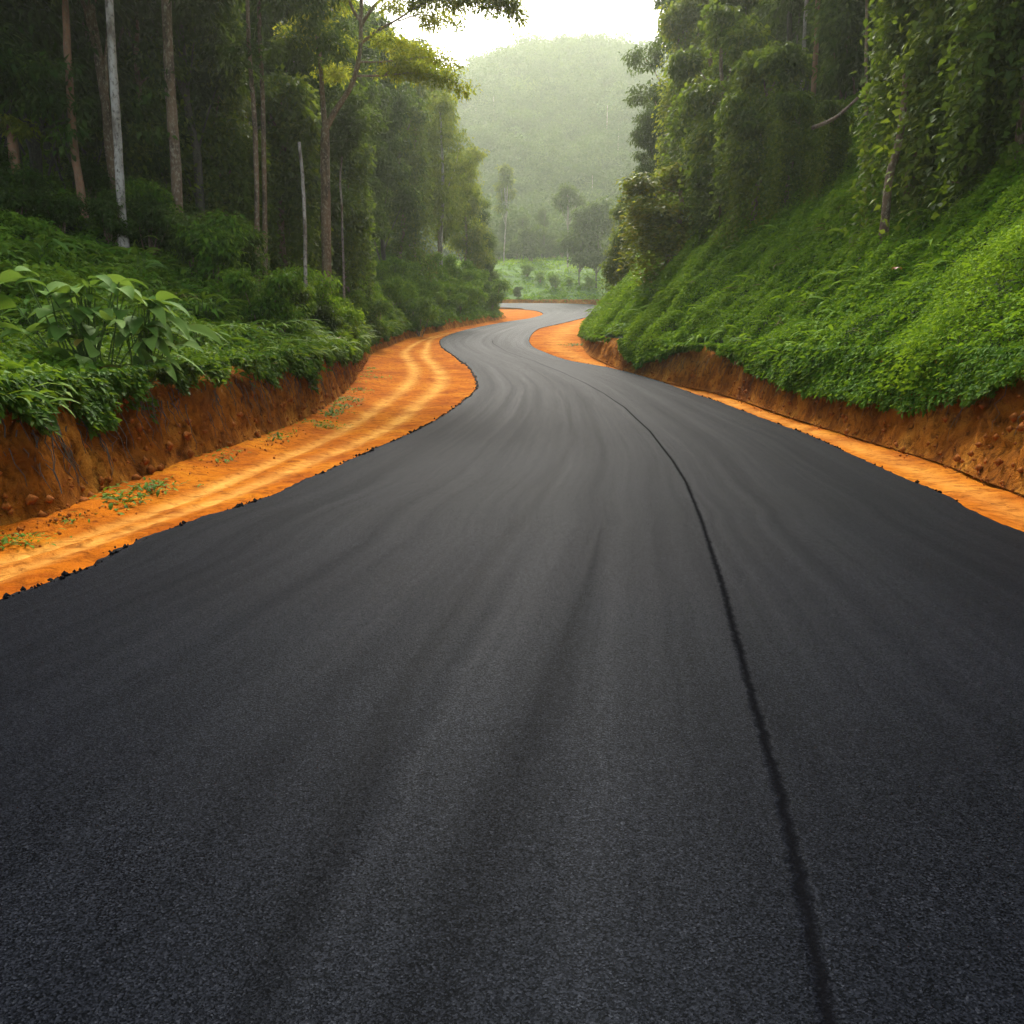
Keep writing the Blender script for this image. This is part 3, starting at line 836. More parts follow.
def make_bush(key, seed, H=2.2, rad=1.0, leaf=0.16, leafm='understory', tint=0.5, nclump=180, nper=24, droop=0.6):
    rng = np.random.default_rng(seed)
    tm, cm = MB(), MB()
    lobes = []
    for i in range(9):
        a = rng.random() * 6.28; rr = rad * rng.uniform(0.2, 0.75); z = H * rng.uniform(0.25, 0.88)
        c = np.array([math.cos(a) * rr, math.sin(a) * rr, z])
        lobes.append((*c, rad * rng.uniform(0.3, 0.5), rad * rng.uniform(0.25, 0.4)))
        tube(tm, bent(rng, (rng.normal() * 0.05, rng.normal() * 0.05, -0.3), c, 6, 0.06), np.linspace(0.03, 0.008, 6), 5)
    lobe_crown(cm, rng, lobes, 0.28 * rad + 0.1, nclump, nper, leaf, tint, droop=droop)
    proto(key, tm, 'bark_brown', cm, leafm)
for i in range(4): make_bush('bush%d' % i, 240 + i)
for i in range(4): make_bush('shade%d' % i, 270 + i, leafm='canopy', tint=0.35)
for i in range(3): make_bush('rim%d' % i, 250 + i, H=2.4, rad=1.3, leaf=0.20, leafm='creeper', tint=0.68)
for i in range(3): make_bush('round%d' % i, 260 + i, H=4.6, rad=1.9, leaf=0.34, leafm='canopy', nclump=260, nper=22)
def make_slim(key, seed, H=7, bark='bark_pale', leafm='canopy', crown=2.2, r0=0.07, lo=0.55, leaf=0.3, nclump=150):
    rng = np.random.default_rng(seed)
    tm, cm = MB(), MB()
    ax = bent(rng, (0, 0, -0.4), (rng.normal() * 0.2, rng.normal() * 0.2, H * 0.95), 10, 0.08)
    tube(tm, ax, np.linspace(r0, r0 * 0.4, 10), 8, rough=0.1, seed=seed)
    lobes = []
    for i in range(10):
        fz = rng.random(); z = H * (lo + (1 - lo) * fz); a = rng.random() * 6.28
        rr = crown * 0.55 * math.sin(math.pi * (0.15 + 0.8 * fz)) * rng.uniform(0.3, 1)
        c = np.array([math.cos(a) * rr, math.sin(a) * rr, z])
        lobes.append((*c, crown * 0.3, crown * 0.22))
        tube(tm, bent(rng, ax[int(lo * 8)], c, 5, 0.05), np.linspace(r0 * 0.5, 0.012, 5), 5)
    lobe_crown(cm, rng, lobes, crown * 0.16, nclump, 22, leaf, 0.45, droop=0.4)
    proto(key, tm, bark, cm, leafm)
make_slim('slimpale', 280, H=9, leafm='olive')
make_slim('slimdark', 281, H=7, bark='bark_dark', crown=3.4, lo=0.3, nclump=260, leaf=0.4)
make_slim('valleyslim', 282, H=9.5, crown=3.2, lo=0.66, r0=0.11, leaf=0.42)

def plant(key, name, loc, label, category, group=None, rot=None, scale=1.0, parts=("trunk", "crown"), rs=np.random.default_rng(5)):
    e = empty(name, loc, label, category, group, rs.random() * 6.28 if rot is None else rot, scale)
    part(parts[0], PROTO[key][0], e); part(parts[1], PROTO[key][1], e)
    return e

# ------------------------------------------------------------------ left forest: the trees one can tell apart
def free_tree(name, label, base, pts, r0, r1, bark, crown=None, branches=(), category="tree", sides=11, group=None):
    """tree whose trunk follows given offsets from its base"""
    e = empty(name, base, label, category, group)
    rng = np.random.default_rng(abs(hash01(np.array([int(base[0] * 100)]), np.array([int(base[1] * 100)]))[0] * 1e6).__int__())
    tm = MB()
    P = catmull(np.vstack([[0, 0, -0.4], pts]), 6)
    P = P + np.stack([0.03 * fbm(P[:, 2] * 0.8, P[:, 2] * 0, 3), 0.03 * fbm(P[:, 2] * 0.8, P[:, 2] * 0 + 4, 4), 0 * P[:, 2]], 1)
    rad = np.linspace(r0, r1, len(P)) * (1 + 0.5 * np.exp(-np.maximum(P[:, 2], 0) / 0.35))
    tube(tm, P, rad, sides, rough=0.12, seed=7)
    for b in branches: tube(tm, catmull(np.array(b[0], float), 5), np.linspace(b[1], b[2], (len(b[0]) - 1) * 5 + 1), 7, rough=0.1)
    tm.obj("trunk", M[bark], e, True)
    if crown:
        cm = MB()
        crown(cm, rng)
        cm.obj("crown", M[crown.leaf], e)
    return e
def crown_of(leafm, lobes, clump_r, n, per, leaf, tint=0.45, droop=0.5, ratio=0.42):
    def f_(cm, rng): lobe_crown(cm, rng, lobes, clump_r, n, per, leaf, tint, droop, ratio)
    f_.leaf = leafm
    return f_
def px_off(base, px, py):
    """offset from a base point to the point seen at a pixel, at the base's own depth"""
    d = ray(px, py)
    t = base[1] / d[1]
    return np.array([d[0] * t - base[0], 0.0, CAM_H + d[2] * t - base[2]])
def trunk_px(base, pix):
    return np.array([px_off(base, *p) for p in pix])

def high_lobes(top, rad, k, seed):
    r = np.random.default_rng(seed)
    return [(top[0] + r.normal() * rad * 0.5, top[1] + r.normal() * rad * 0.5, top[2] + r.normal() * rad * 0.3, rad * 0.5, rad * 0.3) for _ in range(k)]
DL = 26.0
b = spot(123, DL); T = trunk_px(b, [(121, 190), (116, 110), (110, 20), (104, -80), (98, -180)])
free_tree("tall_tree", "tall straight pale tree with mottled grey bark at the forest edge", b, T, 0.13, 0.10, 'bark_pale', crown_of('canopy', high_lobes(T[-1], 3.5, 9, 1), 0.6, 300, 26, 0.32))
b = spot(179, DL + 3); T = trunk_px(b, [(177, 180), (172, 110), (167, 30), (165, -60), (163, -160)])
free_tree("tall_tree", "thick brown tree with leaves climbing its upper trunk, right of the pale mottled one", b, T, 0.18, 0.14, 'bark_brown', crown_of('canopy', high_lobes(T[-1], 4, 9, 2) + [(T[2][0] - .5, -.2, T[2][2] - 0.5, 0.7, 1.6), (T[1][0] - .5, -.2, T[1][2] - .4, .5, 1.2), (T[2][0] + .3, -.1, T[2][2] + 1.5, .8, 1.4)], 0.5, 420, 26, 0.28))
b = spot(85, DL + 1); T = trunk_px(b, [(81, 190), (75, 150), (70, 90), (66, 20), (60, -70)])
free_tree("leaning_tree", "slightly leaning brown tree left of the pale mottled trunk", b, T, 0.13, 0.09, 'bark_red', crown_of('canopy', high_lobes(T[-1], 3, 6, 3) + [(T[2][0], -.4, T[2][2], .9, 1.3), (T[1][0], -.4, T[1][2] + .5, .6, .7)], 0.5, 320, 26, 0.28))
b = spot(18, DL + 1); T = trunk_px(b, [(16, 180), (14, 150), (11, 125)])
free_tree("broken_tree", "short reddish snapped trunk with a tuft of yellowish leaves on top", b, T, 0.17, 0.13, 'bark_red', crown_of('olive', [(T[-1][0] - .1, -.1, T[-1][2] + .1, .5, .25), (T[-1][0] + .4, 0, T[-1][2] - .1, .3, .2)], 0.25, 26, 18, 0.2, 0.8))
b = spot(41, DL + 5); T = trunk_px(b, [(38, 150), (34, 100), (31, 40), (26, -60)])
free_tree("leaning_tree", "thin dark grey tree standing back between the reddish stump and the leaning brown tree", b, T, 0.11, 0.08, 'bark_dark', crown_of('canopy', high_lobes(T[-1], 3, 6, 4), 0.6, 200, 24, 0.3))
for k, (px, tp, lab) in enumerate([(257, 250, "slender brown tree, left one of the close pair behind the arching shrub"), (265, 261, "slender brown tree, right one of the close pair behind the arching shrub")]):
    b = spot(px, DL + 6 + k); T = trunk_px(b, [(px - 1, 150), (tp, 60), (tp - 4, -40)])
    free_tree("slender_tree", lab, b, T, 0.10, 0.06, 'bark_brown', crown_of('canopy', high_lobes(T[-1], 2.6, 6, 5 + k) + [(T[1][0], -.3, T[1][2], .8, 1.2)], 0.5, 220, 24, 0.28))
b = spot(306, DL + 6); T = trunk_px(b, [(304, 200), (299, 142)])
free_tree("bare_pole_tree", "bare pale thin dead tree with a snapped top left of the big forked tree", b, T, 0.075, 0.055, 'bark_pale', sides=8, category="dead tree")
b = spot(345, DL + 18); T = trunk_px(b, [(342, 215), (340, 180), (343, 150)])
free_tree("slender_tree", "thin pale sapling trunk right beside the big forked tree", b, T, 0.06, 0.04, 'bark_pale', crown_of('canopy', [(T[-1][0], 0, T[-1][2] + .6, .9, 1.1), (T[-1][0] + .5, 0, T[-1][2] + 2.0, .9, 1.2)], 0.4, 130, 24, 0.25))

# the big forked tree whose lacy crown reaches over the road
b = spot(327, 37.0)
def O(px, py, dy=0.0):
    o = px_off(b, px, py); return o + np.array([0, dy, 0])
T = np.array([O(326, 210), O(325, 160), O(325, 128)])
rngF = np.random.default_rng(77)
brs = [([O(325, 128), O(322, 90), O(319, 50), O(312, 5), O(300, -50)], 0.12, 0.05),
       ([O(325, 130), O(337, 108), O(352, 84), O(360, 50), O(361, 10), O(364, -40)], 0.13, 0.06),
       ([O(361, 22), O(352, 8), O(346, -12), O(340, -40)], 0.08, 0.03),
       ([O(361, 25), O(375, 5), O(392, -8), O(412, -20)], 0.08, 0.025),
       ([O(361, 40, .3), O(380, 32, -.3), O(400, 24, -.6), O(425, 12, -1), O(455, 4, -1.4), O(490, 6, -1.8)], 0.06, 0.012),
       ([O(400, 26, -.6), O(420, 18, -.4), O(440, 20, -.2), O(462, 26, 0)], 0.03, 0.01),
       ([O(360, 62), O(380, 60, .3), O(405, 55, .6), O(430, 52, .8), O(450, 60, .9)], 0.045, 0.01),
       ([O(356, 76), O(385, 78, -.4), O(415, 78, -.8), O(440, 82, -1), O(462, 90, -1)], 0.05, 0.01),
       ([O(364, -40), O(400, -50, -1), O(440, -40, -2), O(480, -25, -2.6), O(505, -10, -3)], 0.06, 0.012),
       ([O(385, 78, -.4), O(405, 62, -.2), O(420, 60, 0)], 0.03, 0.01)]
lob = []
for (px, py, rp, dy) in [(400, 12, 14, -.6), (425, 8, 14, -1), (450, 2, 16, -1.4), (475, 4, 14, -1.7), (498, 10, 13, -1.9), (512, 26, 9, -2), (460, 24, 9, 0), (440, 16, 10, 0), (405, 46, 14, .5), (428, 50, 14, .8), (450, 58, 9, .9), (385, 40, 12, 0),
                         (395, 74, 14, -.4), (420, 76, 13, -.8), (445, 84, 13, -1), (466, 96, 9, -1), (405, 62, 11, -.2), (480, -16, 14, -2.5), (440, -20, 14, -2), (400, -18, 14, -1), (360, -18, 14, 0), (320, -16, 14, 0), (488, 22, 11, -1.8), (505, 14, 12, -2), (516, 36, 8, -2), (450, -4, 13, -1.6), (475, -2, 13, -1.8), (495, 2, 12, -2), (425, -4, 12, -1), (508, 22, 9, -2), (470, 14, 12, -1.5), (455, 12, 13, -1.2), (432, 26, 11, -.5), (335, 0, 16, .2), (312, 18, 16, 0), (345, 45, 12, 0), (300, 30, 18, .6), (505, -8, 14, -3), (345, -30, 20, 0), (430, -10, 16, -1), (330, 70, 14, .5)]:
    o = O(px, py, dy); r_ = rp * 37 / FPX
    lob.append((*o, r_ * 1.1, r_ * 0.5))
free_tree("forked_tree", "big forked brown tree whose lacy crown reaches out against the white sky", b, T, 0.22, 0.18, 'bark_brown',
          crown_of('feather', lob, 0.46, 2300, 12, 0.155, 0.6, 0.3), brs)
b = spot(441, 93.0); T = trunk_px(b, [(441, 240), (443, 200), (442, 150), (440, 110)])
free_tree("slim_tree", "slim pale forked tree with light olive leaves before the right edge of the left forest", b, T, 0.2, 0.1, 'bark_pale',
          crown_of('olive', [(px_off(b, p, q)[0], -.3, px_off(b, p, q)[2], r * 1.6, r * 1.3) for p, q, r in [(440, 120, 1.2), (425, 140, 1.0), (455, 140, 1.1), (465, 165, .9), (430, 165, .9), (445, 100, .9), (470, 190, .7), (455, 180, .7)]], 0.5, 380, 26, 0.26, 0.62, 0.7),
          [(trunk_px(b, [(442, 205), (449, 185), (456, 165), (460, 140)]), 0.05, 0.02)])

# drooping leafy trees that make the forest wall, front row right to left
gL = "leafy trees of the left forest wall"
front = [(478, 118, 'dense0', 0.95, "dark tree with drooping crown at the rightmost end of the left forest"),
         (489, 124, 'dense2', 0.62, "low dark tree at the very tip of the left forest, beside the valley"),
         (466, 112, 'olive0', 1.45, "light olive tree second from the right end of the left forest"),
         (440, 103, 'olive1', 1.75, "light olive tall tree behind the slim pale forked one"),
         (418, 92, 'olive2', 1.65, "olive green tree standing left of the slim pale forked one"),
         (402, 84, 'vine3', 1.25, "broad leaved creeper tree midway between forked and slim trees"),
         (386, 76, 'dense2', 1.2, "dark green tree right of the big forked tree, with tiered drooping leaves"),
         (362, 66, 'dense3', 1.05, "dark green columnar tree just right of the big forked trunk")]
for px, d, key, s_, lab in front: plant(key, "leafy_tree", spot(px, d), lab, "tree", gL, scale=s_)
rngT = np.random.default_rng(19)
gD = "shadowy trees deep in the left forest"
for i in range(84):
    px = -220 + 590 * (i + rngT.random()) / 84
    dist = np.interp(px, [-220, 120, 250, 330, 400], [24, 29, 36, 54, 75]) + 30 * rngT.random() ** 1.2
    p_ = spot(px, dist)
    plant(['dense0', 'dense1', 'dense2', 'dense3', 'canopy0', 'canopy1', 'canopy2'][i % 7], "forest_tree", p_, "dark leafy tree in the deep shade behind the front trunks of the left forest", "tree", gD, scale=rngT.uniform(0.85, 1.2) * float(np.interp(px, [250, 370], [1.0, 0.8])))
for px, d, key, s_, lab in [(150, 33, 'vine1', 0.8, "creeper covered tree in the gap right of the pale mottled trunk"),
                            (228, 35, 'vine2', 0.8, "creeper covered tree between the thick brown tree and the slender pair"),
                            (288, 40, 'vine0', 1.0, "creeper covered tree behind the snapped pale pole"),
                            (58, 33, 'vine0', 0.95, "creeper covered tree in the dark left of the leaning brown tree"),
                            (348, 52, 'vine3', 0.9, "creeper covered tree just behind the pale sapling right of the forked tree")]:
    plant(key, "creeper_tree", spot(px, d), lab, "tree", "creeper covered trees of the left forest", scale=s_)
# shrubs before the left forest
for px, d, key, s_, lab in [(268, 23.5, 'bush0', 0.95, "arching bright green shrub in front of the slender pair of trunks"),
                            (216, 26, 'bush1', 1.15, "tall bushy shrub between the thick brown tree and the arching shrub"),
                            (152, 28, 'bush2', 1.0, "low rounded dark shrub between the pale mottled and thick brown trunks"),
                            (240, 24, 'bush3', 0.6, "small shrub tucked left of the arching shrub"),
                            (298, 30, 'bush3', 0.8, "loose green shrub left of the big forked tree's foot")]:
    plant(key, "shrub", spot(px, d), lab, "shrub", "shrubs along the left forest edge", scale=s_, parts=("stem", "foliage"))
for px, d, key, s_, lab in [(375, 52, 'bush1', 1.2, "green shrub below the dark drooping trees left of the road"),
                            (312, 33, 'rim1', 0.9, "bright leafy shrub left of the forked trunk's foot"),
                            (338, 35, 'rim0', 1.0, "bright leafy shrub right of the forked trunk's foot"),
                            (420, 68, 'bush2', 1.5, "broad green shrub below the slim pale forked tree"),
                            (490, 105, 'bush0', 2.0, "rounded shrub at the bend where the left bank ends")]:
    plant(key, "shrub", spot(px, d), lab, "shrub", "shrubs along the left forest edge", scale=s_, parts=("stem", "foliage"))
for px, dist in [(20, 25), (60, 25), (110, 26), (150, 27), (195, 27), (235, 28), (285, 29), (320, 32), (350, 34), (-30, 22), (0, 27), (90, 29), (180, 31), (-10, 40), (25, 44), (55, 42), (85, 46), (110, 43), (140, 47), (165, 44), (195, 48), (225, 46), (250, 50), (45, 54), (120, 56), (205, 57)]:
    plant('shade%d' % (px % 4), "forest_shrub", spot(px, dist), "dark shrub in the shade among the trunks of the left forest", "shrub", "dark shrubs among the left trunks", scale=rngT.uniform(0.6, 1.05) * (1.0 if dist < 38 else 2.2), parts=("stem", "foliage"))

for i in range(64):
    yy = 24 + 88 * (i + rngT.random() * 0.8) / 64
    ss = 1.0 + 4.0 * rngT.random()
    xx = float(xLf(yy)) - ss
    plant('rim%d' % (i % 3), "rim_shrub", (xx, yy, float(terrain(xx, yy)) - 0.1), "leafy green shrub in the row along the left bank rim towards the bend", "shrub", "shrubs in the row along the left bank rim", scale=rngT.uniform(0.7, 1.2) * float(np.interp(yy, [24, 60, 105], [0.42, 0.75, 1.1])), parts=("stem", "foliage"))
# ------------------------------------------------------------------ right forest
gR = "creeper covered trees of the right forest"
for px, d, key, s_, lab in [(646, 76, 'dense1', 0.85, "tall dense olive tree at the leftmost end of the right forest"),
                            (622, 80, 'vine1', 0.85, "low creeper covered tree at the foot of the right forest's left end"),
                            (682, 62, 'vinelit', 1.0, "tall rounded creeper covered tree with a backlit golden top near the sky gap"),
                            (672, 47, 'vineolive', (1.15, 1.15, 0.62), "arched golden mound of creepers over a small tree on the right slope"),
                            (702, 48, 'vine2', 1.0, "creeper draped tree behind the golden mound"),
                            (722, 43, 'vine1', 0.95, "column of hanging creepers between golden mound and white trunk"),
                            (752, 38, 'vine0', 0.78, "creeper column standing below the white trunk"),
                            (786, 36, 'vine0', 0.5, "creeper curtain below the two pale trunks"),
                            (820, 34, 'vine0', 0.38, "creeper curtain hanging right of the two pale trunks"),
                            (910, 26.5, 'vine3', 0.85, "near creeper covered tree with large leaves and leaning trunk"),
                            (958, 24, 'vine1', 0.85, "dark creeper tree right of the near one with leaning trunk"),
                            (1024, 21, 'vine2', 0.8, "dark creeper tree at the right edge of the photo")]:
    plant(key, "creeper_tree", spot(px, d), lab, "tree", gR, scale=s_)
for px0, tops, d, r, bk, lab in [(741, [(743, 60), (747, -20), (752, -120)], 48, 0.07, 'bark_pale', "thin white trunk rising from creepers near the sky gap"),
                                 (800, [(803, 60), (808, -20), (812, -120)], 44, 0.075, 'bark_pale', "pale grey trunk, left one of the close pair on the right slope"),
                                 (812, [(814, 80), (818, 10), (822, -100)], 42, 0.10, 'bark_red', "orange brown trunk, right one of the close pair on the right slope"),
                                 (868, [(866, 60), (867, 0), (870, -90)], 36, 0.05, 'bark_brown', "thin brown trunk between the orange brown trunk and the near creeper tree")]:
    b = spot(px0, d); T = trunk_px(b, tops)
    free_tree("slender_tree", lab, b, T, r * 1.3, r, bk, crown_of('canopy', high_lobes(T[-1], 2.8, 8, px0), 0.5, 260, 24, 0.3))
b = spot(884, 25.0); T = trunk_px(b, [(888, 185), (897, 150), (903, 110), (908, 60)])
free_tree("leaning_tree", "short bent pale trunk leaning out of the near creepers on the right slope", b, T, 0.13, 0.08, 'bark_brown', category="tree trunk", sides=9)
b = spot(822, 31); T = np.array([px_off(b, 835, 118), px_off(b, 858, 98)]); 
e = empty("fallen_branch", b, "broken branch sticking up diagonally from creepers beside the pair of trunks", "branch")
tm = MB(); tube(tm, catmull(np.vstack([px_off(b, 812, 128), T]), 5), np.linspace(0.075, 0.05, 11), 8, rough=0.15); tm.obj("limb", M['bark_brown'], e, True)
gE = "shadowy trees deep in the right forest"
for i in range(56):
    px = 655 + 560 * (i + rngT.random()) / 56
    dist = np.interp(px, [655, 720, 860, 960, 1215], [76, 56, 42, 30, 23]) + 22 * rngT.random()
    plant(['dense0', 'canopy1', 'dense2', 'vine3', 'dense3', 'canopy2', 'dense1'][i % 7], "forest_tree", spot(px, dist), "dark leafy tree in the mass behind the creeper covered trees of the right forest", "tree", gE, scale=rngT.uniform(0.85, 1.2))
for px, d in [(835, 50), (852, 46), (842, 58), (866, 52), (828, 66), (850, 72), (872, 64)]: plant('dense1', "forest_tree", spot(px, d), "dark leafy tree in the mass behind the creeper covered trees of the right forest", "tree", gE, scale=1.35)
for px, d in [(845, 42), (836, 50), (858, 40), (848, 56), (868, 44)]: plant('round0', "forest_shrub", spot(px, d), "dark rounded shrub under the trees behind the broken diagonal branch", "shrub", "dark shrubs behind the broken branch", scale=1.1)
b = spot(712, 60); T = trunk_px(b, [(712, 100), (708, 20), (700, -60)])
free_tree("overhanging_tree", "tall tree whose leafy branch hangs into the white sky from the right", b, T, 0.2, 0.1, 'bark_brown',
          crown_of('olive', [(px_off(b, p, q)[0], 0, px_off(b, p, q)[2], r, r * .6) for p, q, r in [(690, 8, .9), (684, 22, .5), (700, -10, 1.4), (715, 0, 1.5), (725, 30, 1.5), (712, 40, 1.3), (735, 60, 1.5), (720, 80, 1.6), (740, 10, 1.8), (700, -40, 2)]], 0.35, 420, 24, 0.22, 0.55))

# ------------------------------------------------------------------ valley trees
for px, d, key, s_, lab in [(568, 216, 'valleyslim', 2.0, "slim pale trunked tree with small round crown on the valley mound"),
                            (580, 200, 'slimdark', 2.4, "dark round tree left one of the pair on the mound near the right slope"),
                            (597, 199, 'slimdark', 2.7, "dark round tree right one of the pair on the mound near the right slope"),
                            (504, 225, 'slimpale', 2.6, "tall pale feathery tree rising behind the left forest's end"),
                            (531, 228, 'round0', 2.1, "round dark green tree in the middle of the valley"),
                            (494, 232, 'round1', 1.5, "low dark tree beside the left forest's end in the valley"),
                            (516, 244, 'round2', 1.4, "small bushy tree between the feathery and the round valley trees"),
                            (550, 246, 'round1', 1.4, "small bushy tree between the round and the slim valley trees"),
                            (562, 234, 'round2', 1.1, "low bush at the foot of the slim valley tree"),
                            (518, 190, 'round0', 0.6, "dark low bush above the far bend of the road"),
                            (620, 215, 'round0', 1.8, "bushy tree half hidden behind the right slope")]:
    plant(key, "valley_tree", spot(px, d), lab, "tree", "trees in the valley beyond the bend", scale=s_)

for i in range(26):
    px = 486 + 128 * (i + rngT.random() * 0.9) / 26
    plant(['round0', 'round1', 'round2', 'dense1'][i % 4], "valley_bush", spot(px, rngT.uniform(232, 268)), "dark rounded tree in the band along the back of the valley clearing", "tree", "trees in the band behind the clearing", scale=rngT.uniform(0.8, 1.7) * (0.55 if i % 4 == 3 else 1.0))
for i, (px, d) in enumerate([(505, 196), (540, 203), (556, 199), (570, 201), (590, 198), (527, 207)]):
    plant('rim%d' % (i % 3), "meadow_shrub", spot(px, d), "low dark green shrub on the slope of the valley clearing", "shrub", "shrubs on the clearing", scale=0.7 + 0.35 * (i % 3), parts=("stem", "foliage"))

# ------------------------------------------------------------------ the wooded hill, one far-off mass
rng = np.random.default_rng(3)
mb = MB()
n = 3900
y = 262 + 330 * rng.random(n) ** 0.9
x = (rng.random(n) - 0.5) * (0.62 * y) + 0.05 * y
z = terrain(x, y)
sz = rng.uniform(3.2, 6.4, n) * np.where(rng.random(n) < 0.12, 1.35, 1.0)
ht = sz * rng.uniform(0.9, 1.9, n)
C = np.stack([x, y, z + ht], 1)
idx = np.repeat(np.arange(n), 7)
lob = C[idx] + rand_dirs(rng, len(idx)) * sz[idx][:, None] * np.array([0.6, 0.6, 0.45])
tt = (0.42 + rng.normal(size=n) * 0.16)[idx] + rng.normal(size=len(idx)) * 0.06
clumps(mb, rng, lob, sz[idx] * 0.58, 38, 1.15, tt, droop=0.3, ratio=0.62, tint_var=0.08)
mb.obj("hill_forest", M['far'], kind="stuff")
mb = MB()
for i in rng.choice(n, 70, replace=False):
    h_ = ht[i] + sz[i] * 0.4
    tube(mb, [(x[i], y[i] - sz[i] * 0.5, z[i] - 1), (x[i] + rng.normal() * .3, y[i] - sz[i] * 0.5, z[i] + h_)], [0.16, 0.10], 5)
mb.obj("hill_trunks", M['bark_pale'], kind="stuff")

# ------------------------------------------------------------------ broad-leaved plants on the left bank
def ginger(name, label, base, n, length, width, seed, stem_h=0.5, up=(0.5, 1.2), az=None, group="broad leaved plants on the left bank", spread=0.3, tint=0.6, shape=0.75, leafm='broadleaf', odd=None):
    rng = np.random.default_rng(seed)
    e = empty(name, base, label, "plant", group)
    lm, sm = MB(), MB()
    for i in range(n):
        a = rng.random() * 6.28 if az is None else az[0] + rng.normal() * az[1]
        rb = rng.random() * spread
        root = np.array([math.cos(i * 2.4) * rb * 0.5, math.sin(i * 2.4) * rb * 0.5, -0.2])
        top = root + np.array([math.cos(a) * rb * 1.2, math.sin(a) * rb * 1.2, stem_h * rng.uniform(0.12, 1.15) + 0.2])
        tube(sm, bent(rng, root, top, 5, 0.02), np.linspace(0.014, 0.008, 5), 5)
        u = rng.uniform(*up)
        blade(lm, top, a, length * rng.uniform(0.7, 1.25), width * rng.uniform(0.75, 1.2), up=u, arch=u + rng.uniform(0.3, 1.0), seg=8, tint=tint + rng.normal() * 0.18, shape=shape, fold=rng.uniform(0.08, 0.22), twist=rng.normal() * 0.35)
    sm.obj("stem", M['stem'], e, True)
    lm.obj("leaf_cluster", M[leafm], e, True)
    if odd:
        om = MB(); blade(om, np.array(odd), -1.9, 0.22, 0.15, up=0.2, arch=1.2, tint=0.7)
        o = om.obj("yellowed_leaf", M['gold'], e, True); o["label"] = "yellowed leaf"
    return e
def bank_top(px, py, back=0.0):
    return at(px, py)
p0 = near_at(95, 372); 
ginger("broadleaf_plant", "large plant with broad oval leaves overhanging the left bank", np.array([-6.5, 12.5, float(terrain(-6.5, 12.5)) + 0.1]), 60, 0.52, 0.27, 1, 1.2, (0.0, 0.9), (-1.7, 1.1), spread=0.6, tint=0.66, shape=0.9, odd=(0.25, -0.55, 0.45))
ginger("broadleaf_plant", "long leaved drooping plant right of the broad oval leaved one", np.array([-6.0, 13.2, float(terrain(-6.0, 13.2)) + 0.1]), 46, 0.72, 0.22, 2, 1.0, (-0.1, 0.7), (-0.7, 0.6), spread=0.5, tint=0.66)
ginger("broadleaf_plant", "upright plant with a pale green stem and banana like leaves near the pale tree", near_at(143, 280), 12, 0.75, 0.15, 3, 0.75, (0.5, 1.1), None, spread=0.15, tint=0.55)
ginger("broadleaf_plant", "fern like plant with narrow arching leaves before the leaning brown tree", near_at(45, 268), 16, 0.8, 0.12, 4, 0.5, (0.5, 1.2), None, spread=0.2, tint=0.6)
ginger("broadleaf_plant", "small upright light green plant on the slope below the arching shrub", near_at(232, 300), 14, 0.55, 0.16, 5, 0.3, (0.6, 1.3), None, spread=0.15, tint=0.7)
for k, (px, py, lab) in enumerate([(195, 352, "drooping strap leaved plant just right of the large broad leaved plants"), (228, 346, "drooping strap leaved plant second along the bank rim"), (262, 340, "drooping strap leaved plant midway along the bank rim"),
                                   (292, 336, "drooping strap leaved plant above the widest part of the dirt"), (318, 330, "drooping strap leaved plant where the bank turns away"), (205, 318, "strap leaved plant set back from the rim, left"), (255, 312, "strap leaved plant set back from the rim, right")]):
    ginger("strap_leaf_plant", lab, near_at(px, py), 40, 0.66, 0.085, 20 + k, 0.42, (0.2, 0.9), (-0.6, 0.9), group="strap leaved plants along the left rim", spread=0.55, tint=0.62, leafm='understory')
for k, (px, py, lab) in enumerate([(30, 330, "low broad leaved plant at the left edge of the photo"), (185, 300, "broad leaved plant on the slope right of the long leaved one"), (250, 290, "small broad leaved plant on the slope below the snapped pole"), (10, 270, "broad leaved plant by the reddish stump"), (170, 330, "short broad leaved plant behind the rim, right of the big ones"), (285, 310, "small broad leaved plant near the turn of the bank")]):
    ginger("broadleaf_plant", lab, near_at(px, py), 18, 0.42, 0.13, 70 + k, 0.4, (0.3, 1.1), None, spread=0.35, tint=0.5)
for k, (px, py, lab) in enumerate([(630, 335, "long leaved plant hanging low over the right bank near the bend"), (655, 300, "long leaved plant among creepers above the hanging one"), (598, 318, "leafy plant at the tip of the right bank")]):
    ginger("strap_leaf_plant", lab, near_at(px, py, 60, 26), 30, 0.75, 0.12, 40 + k, 0.5, (0.3, 1.0), (-2.0, 0.9), group="long leaved plants on the right slope", spread=0.6, tint=0.55)

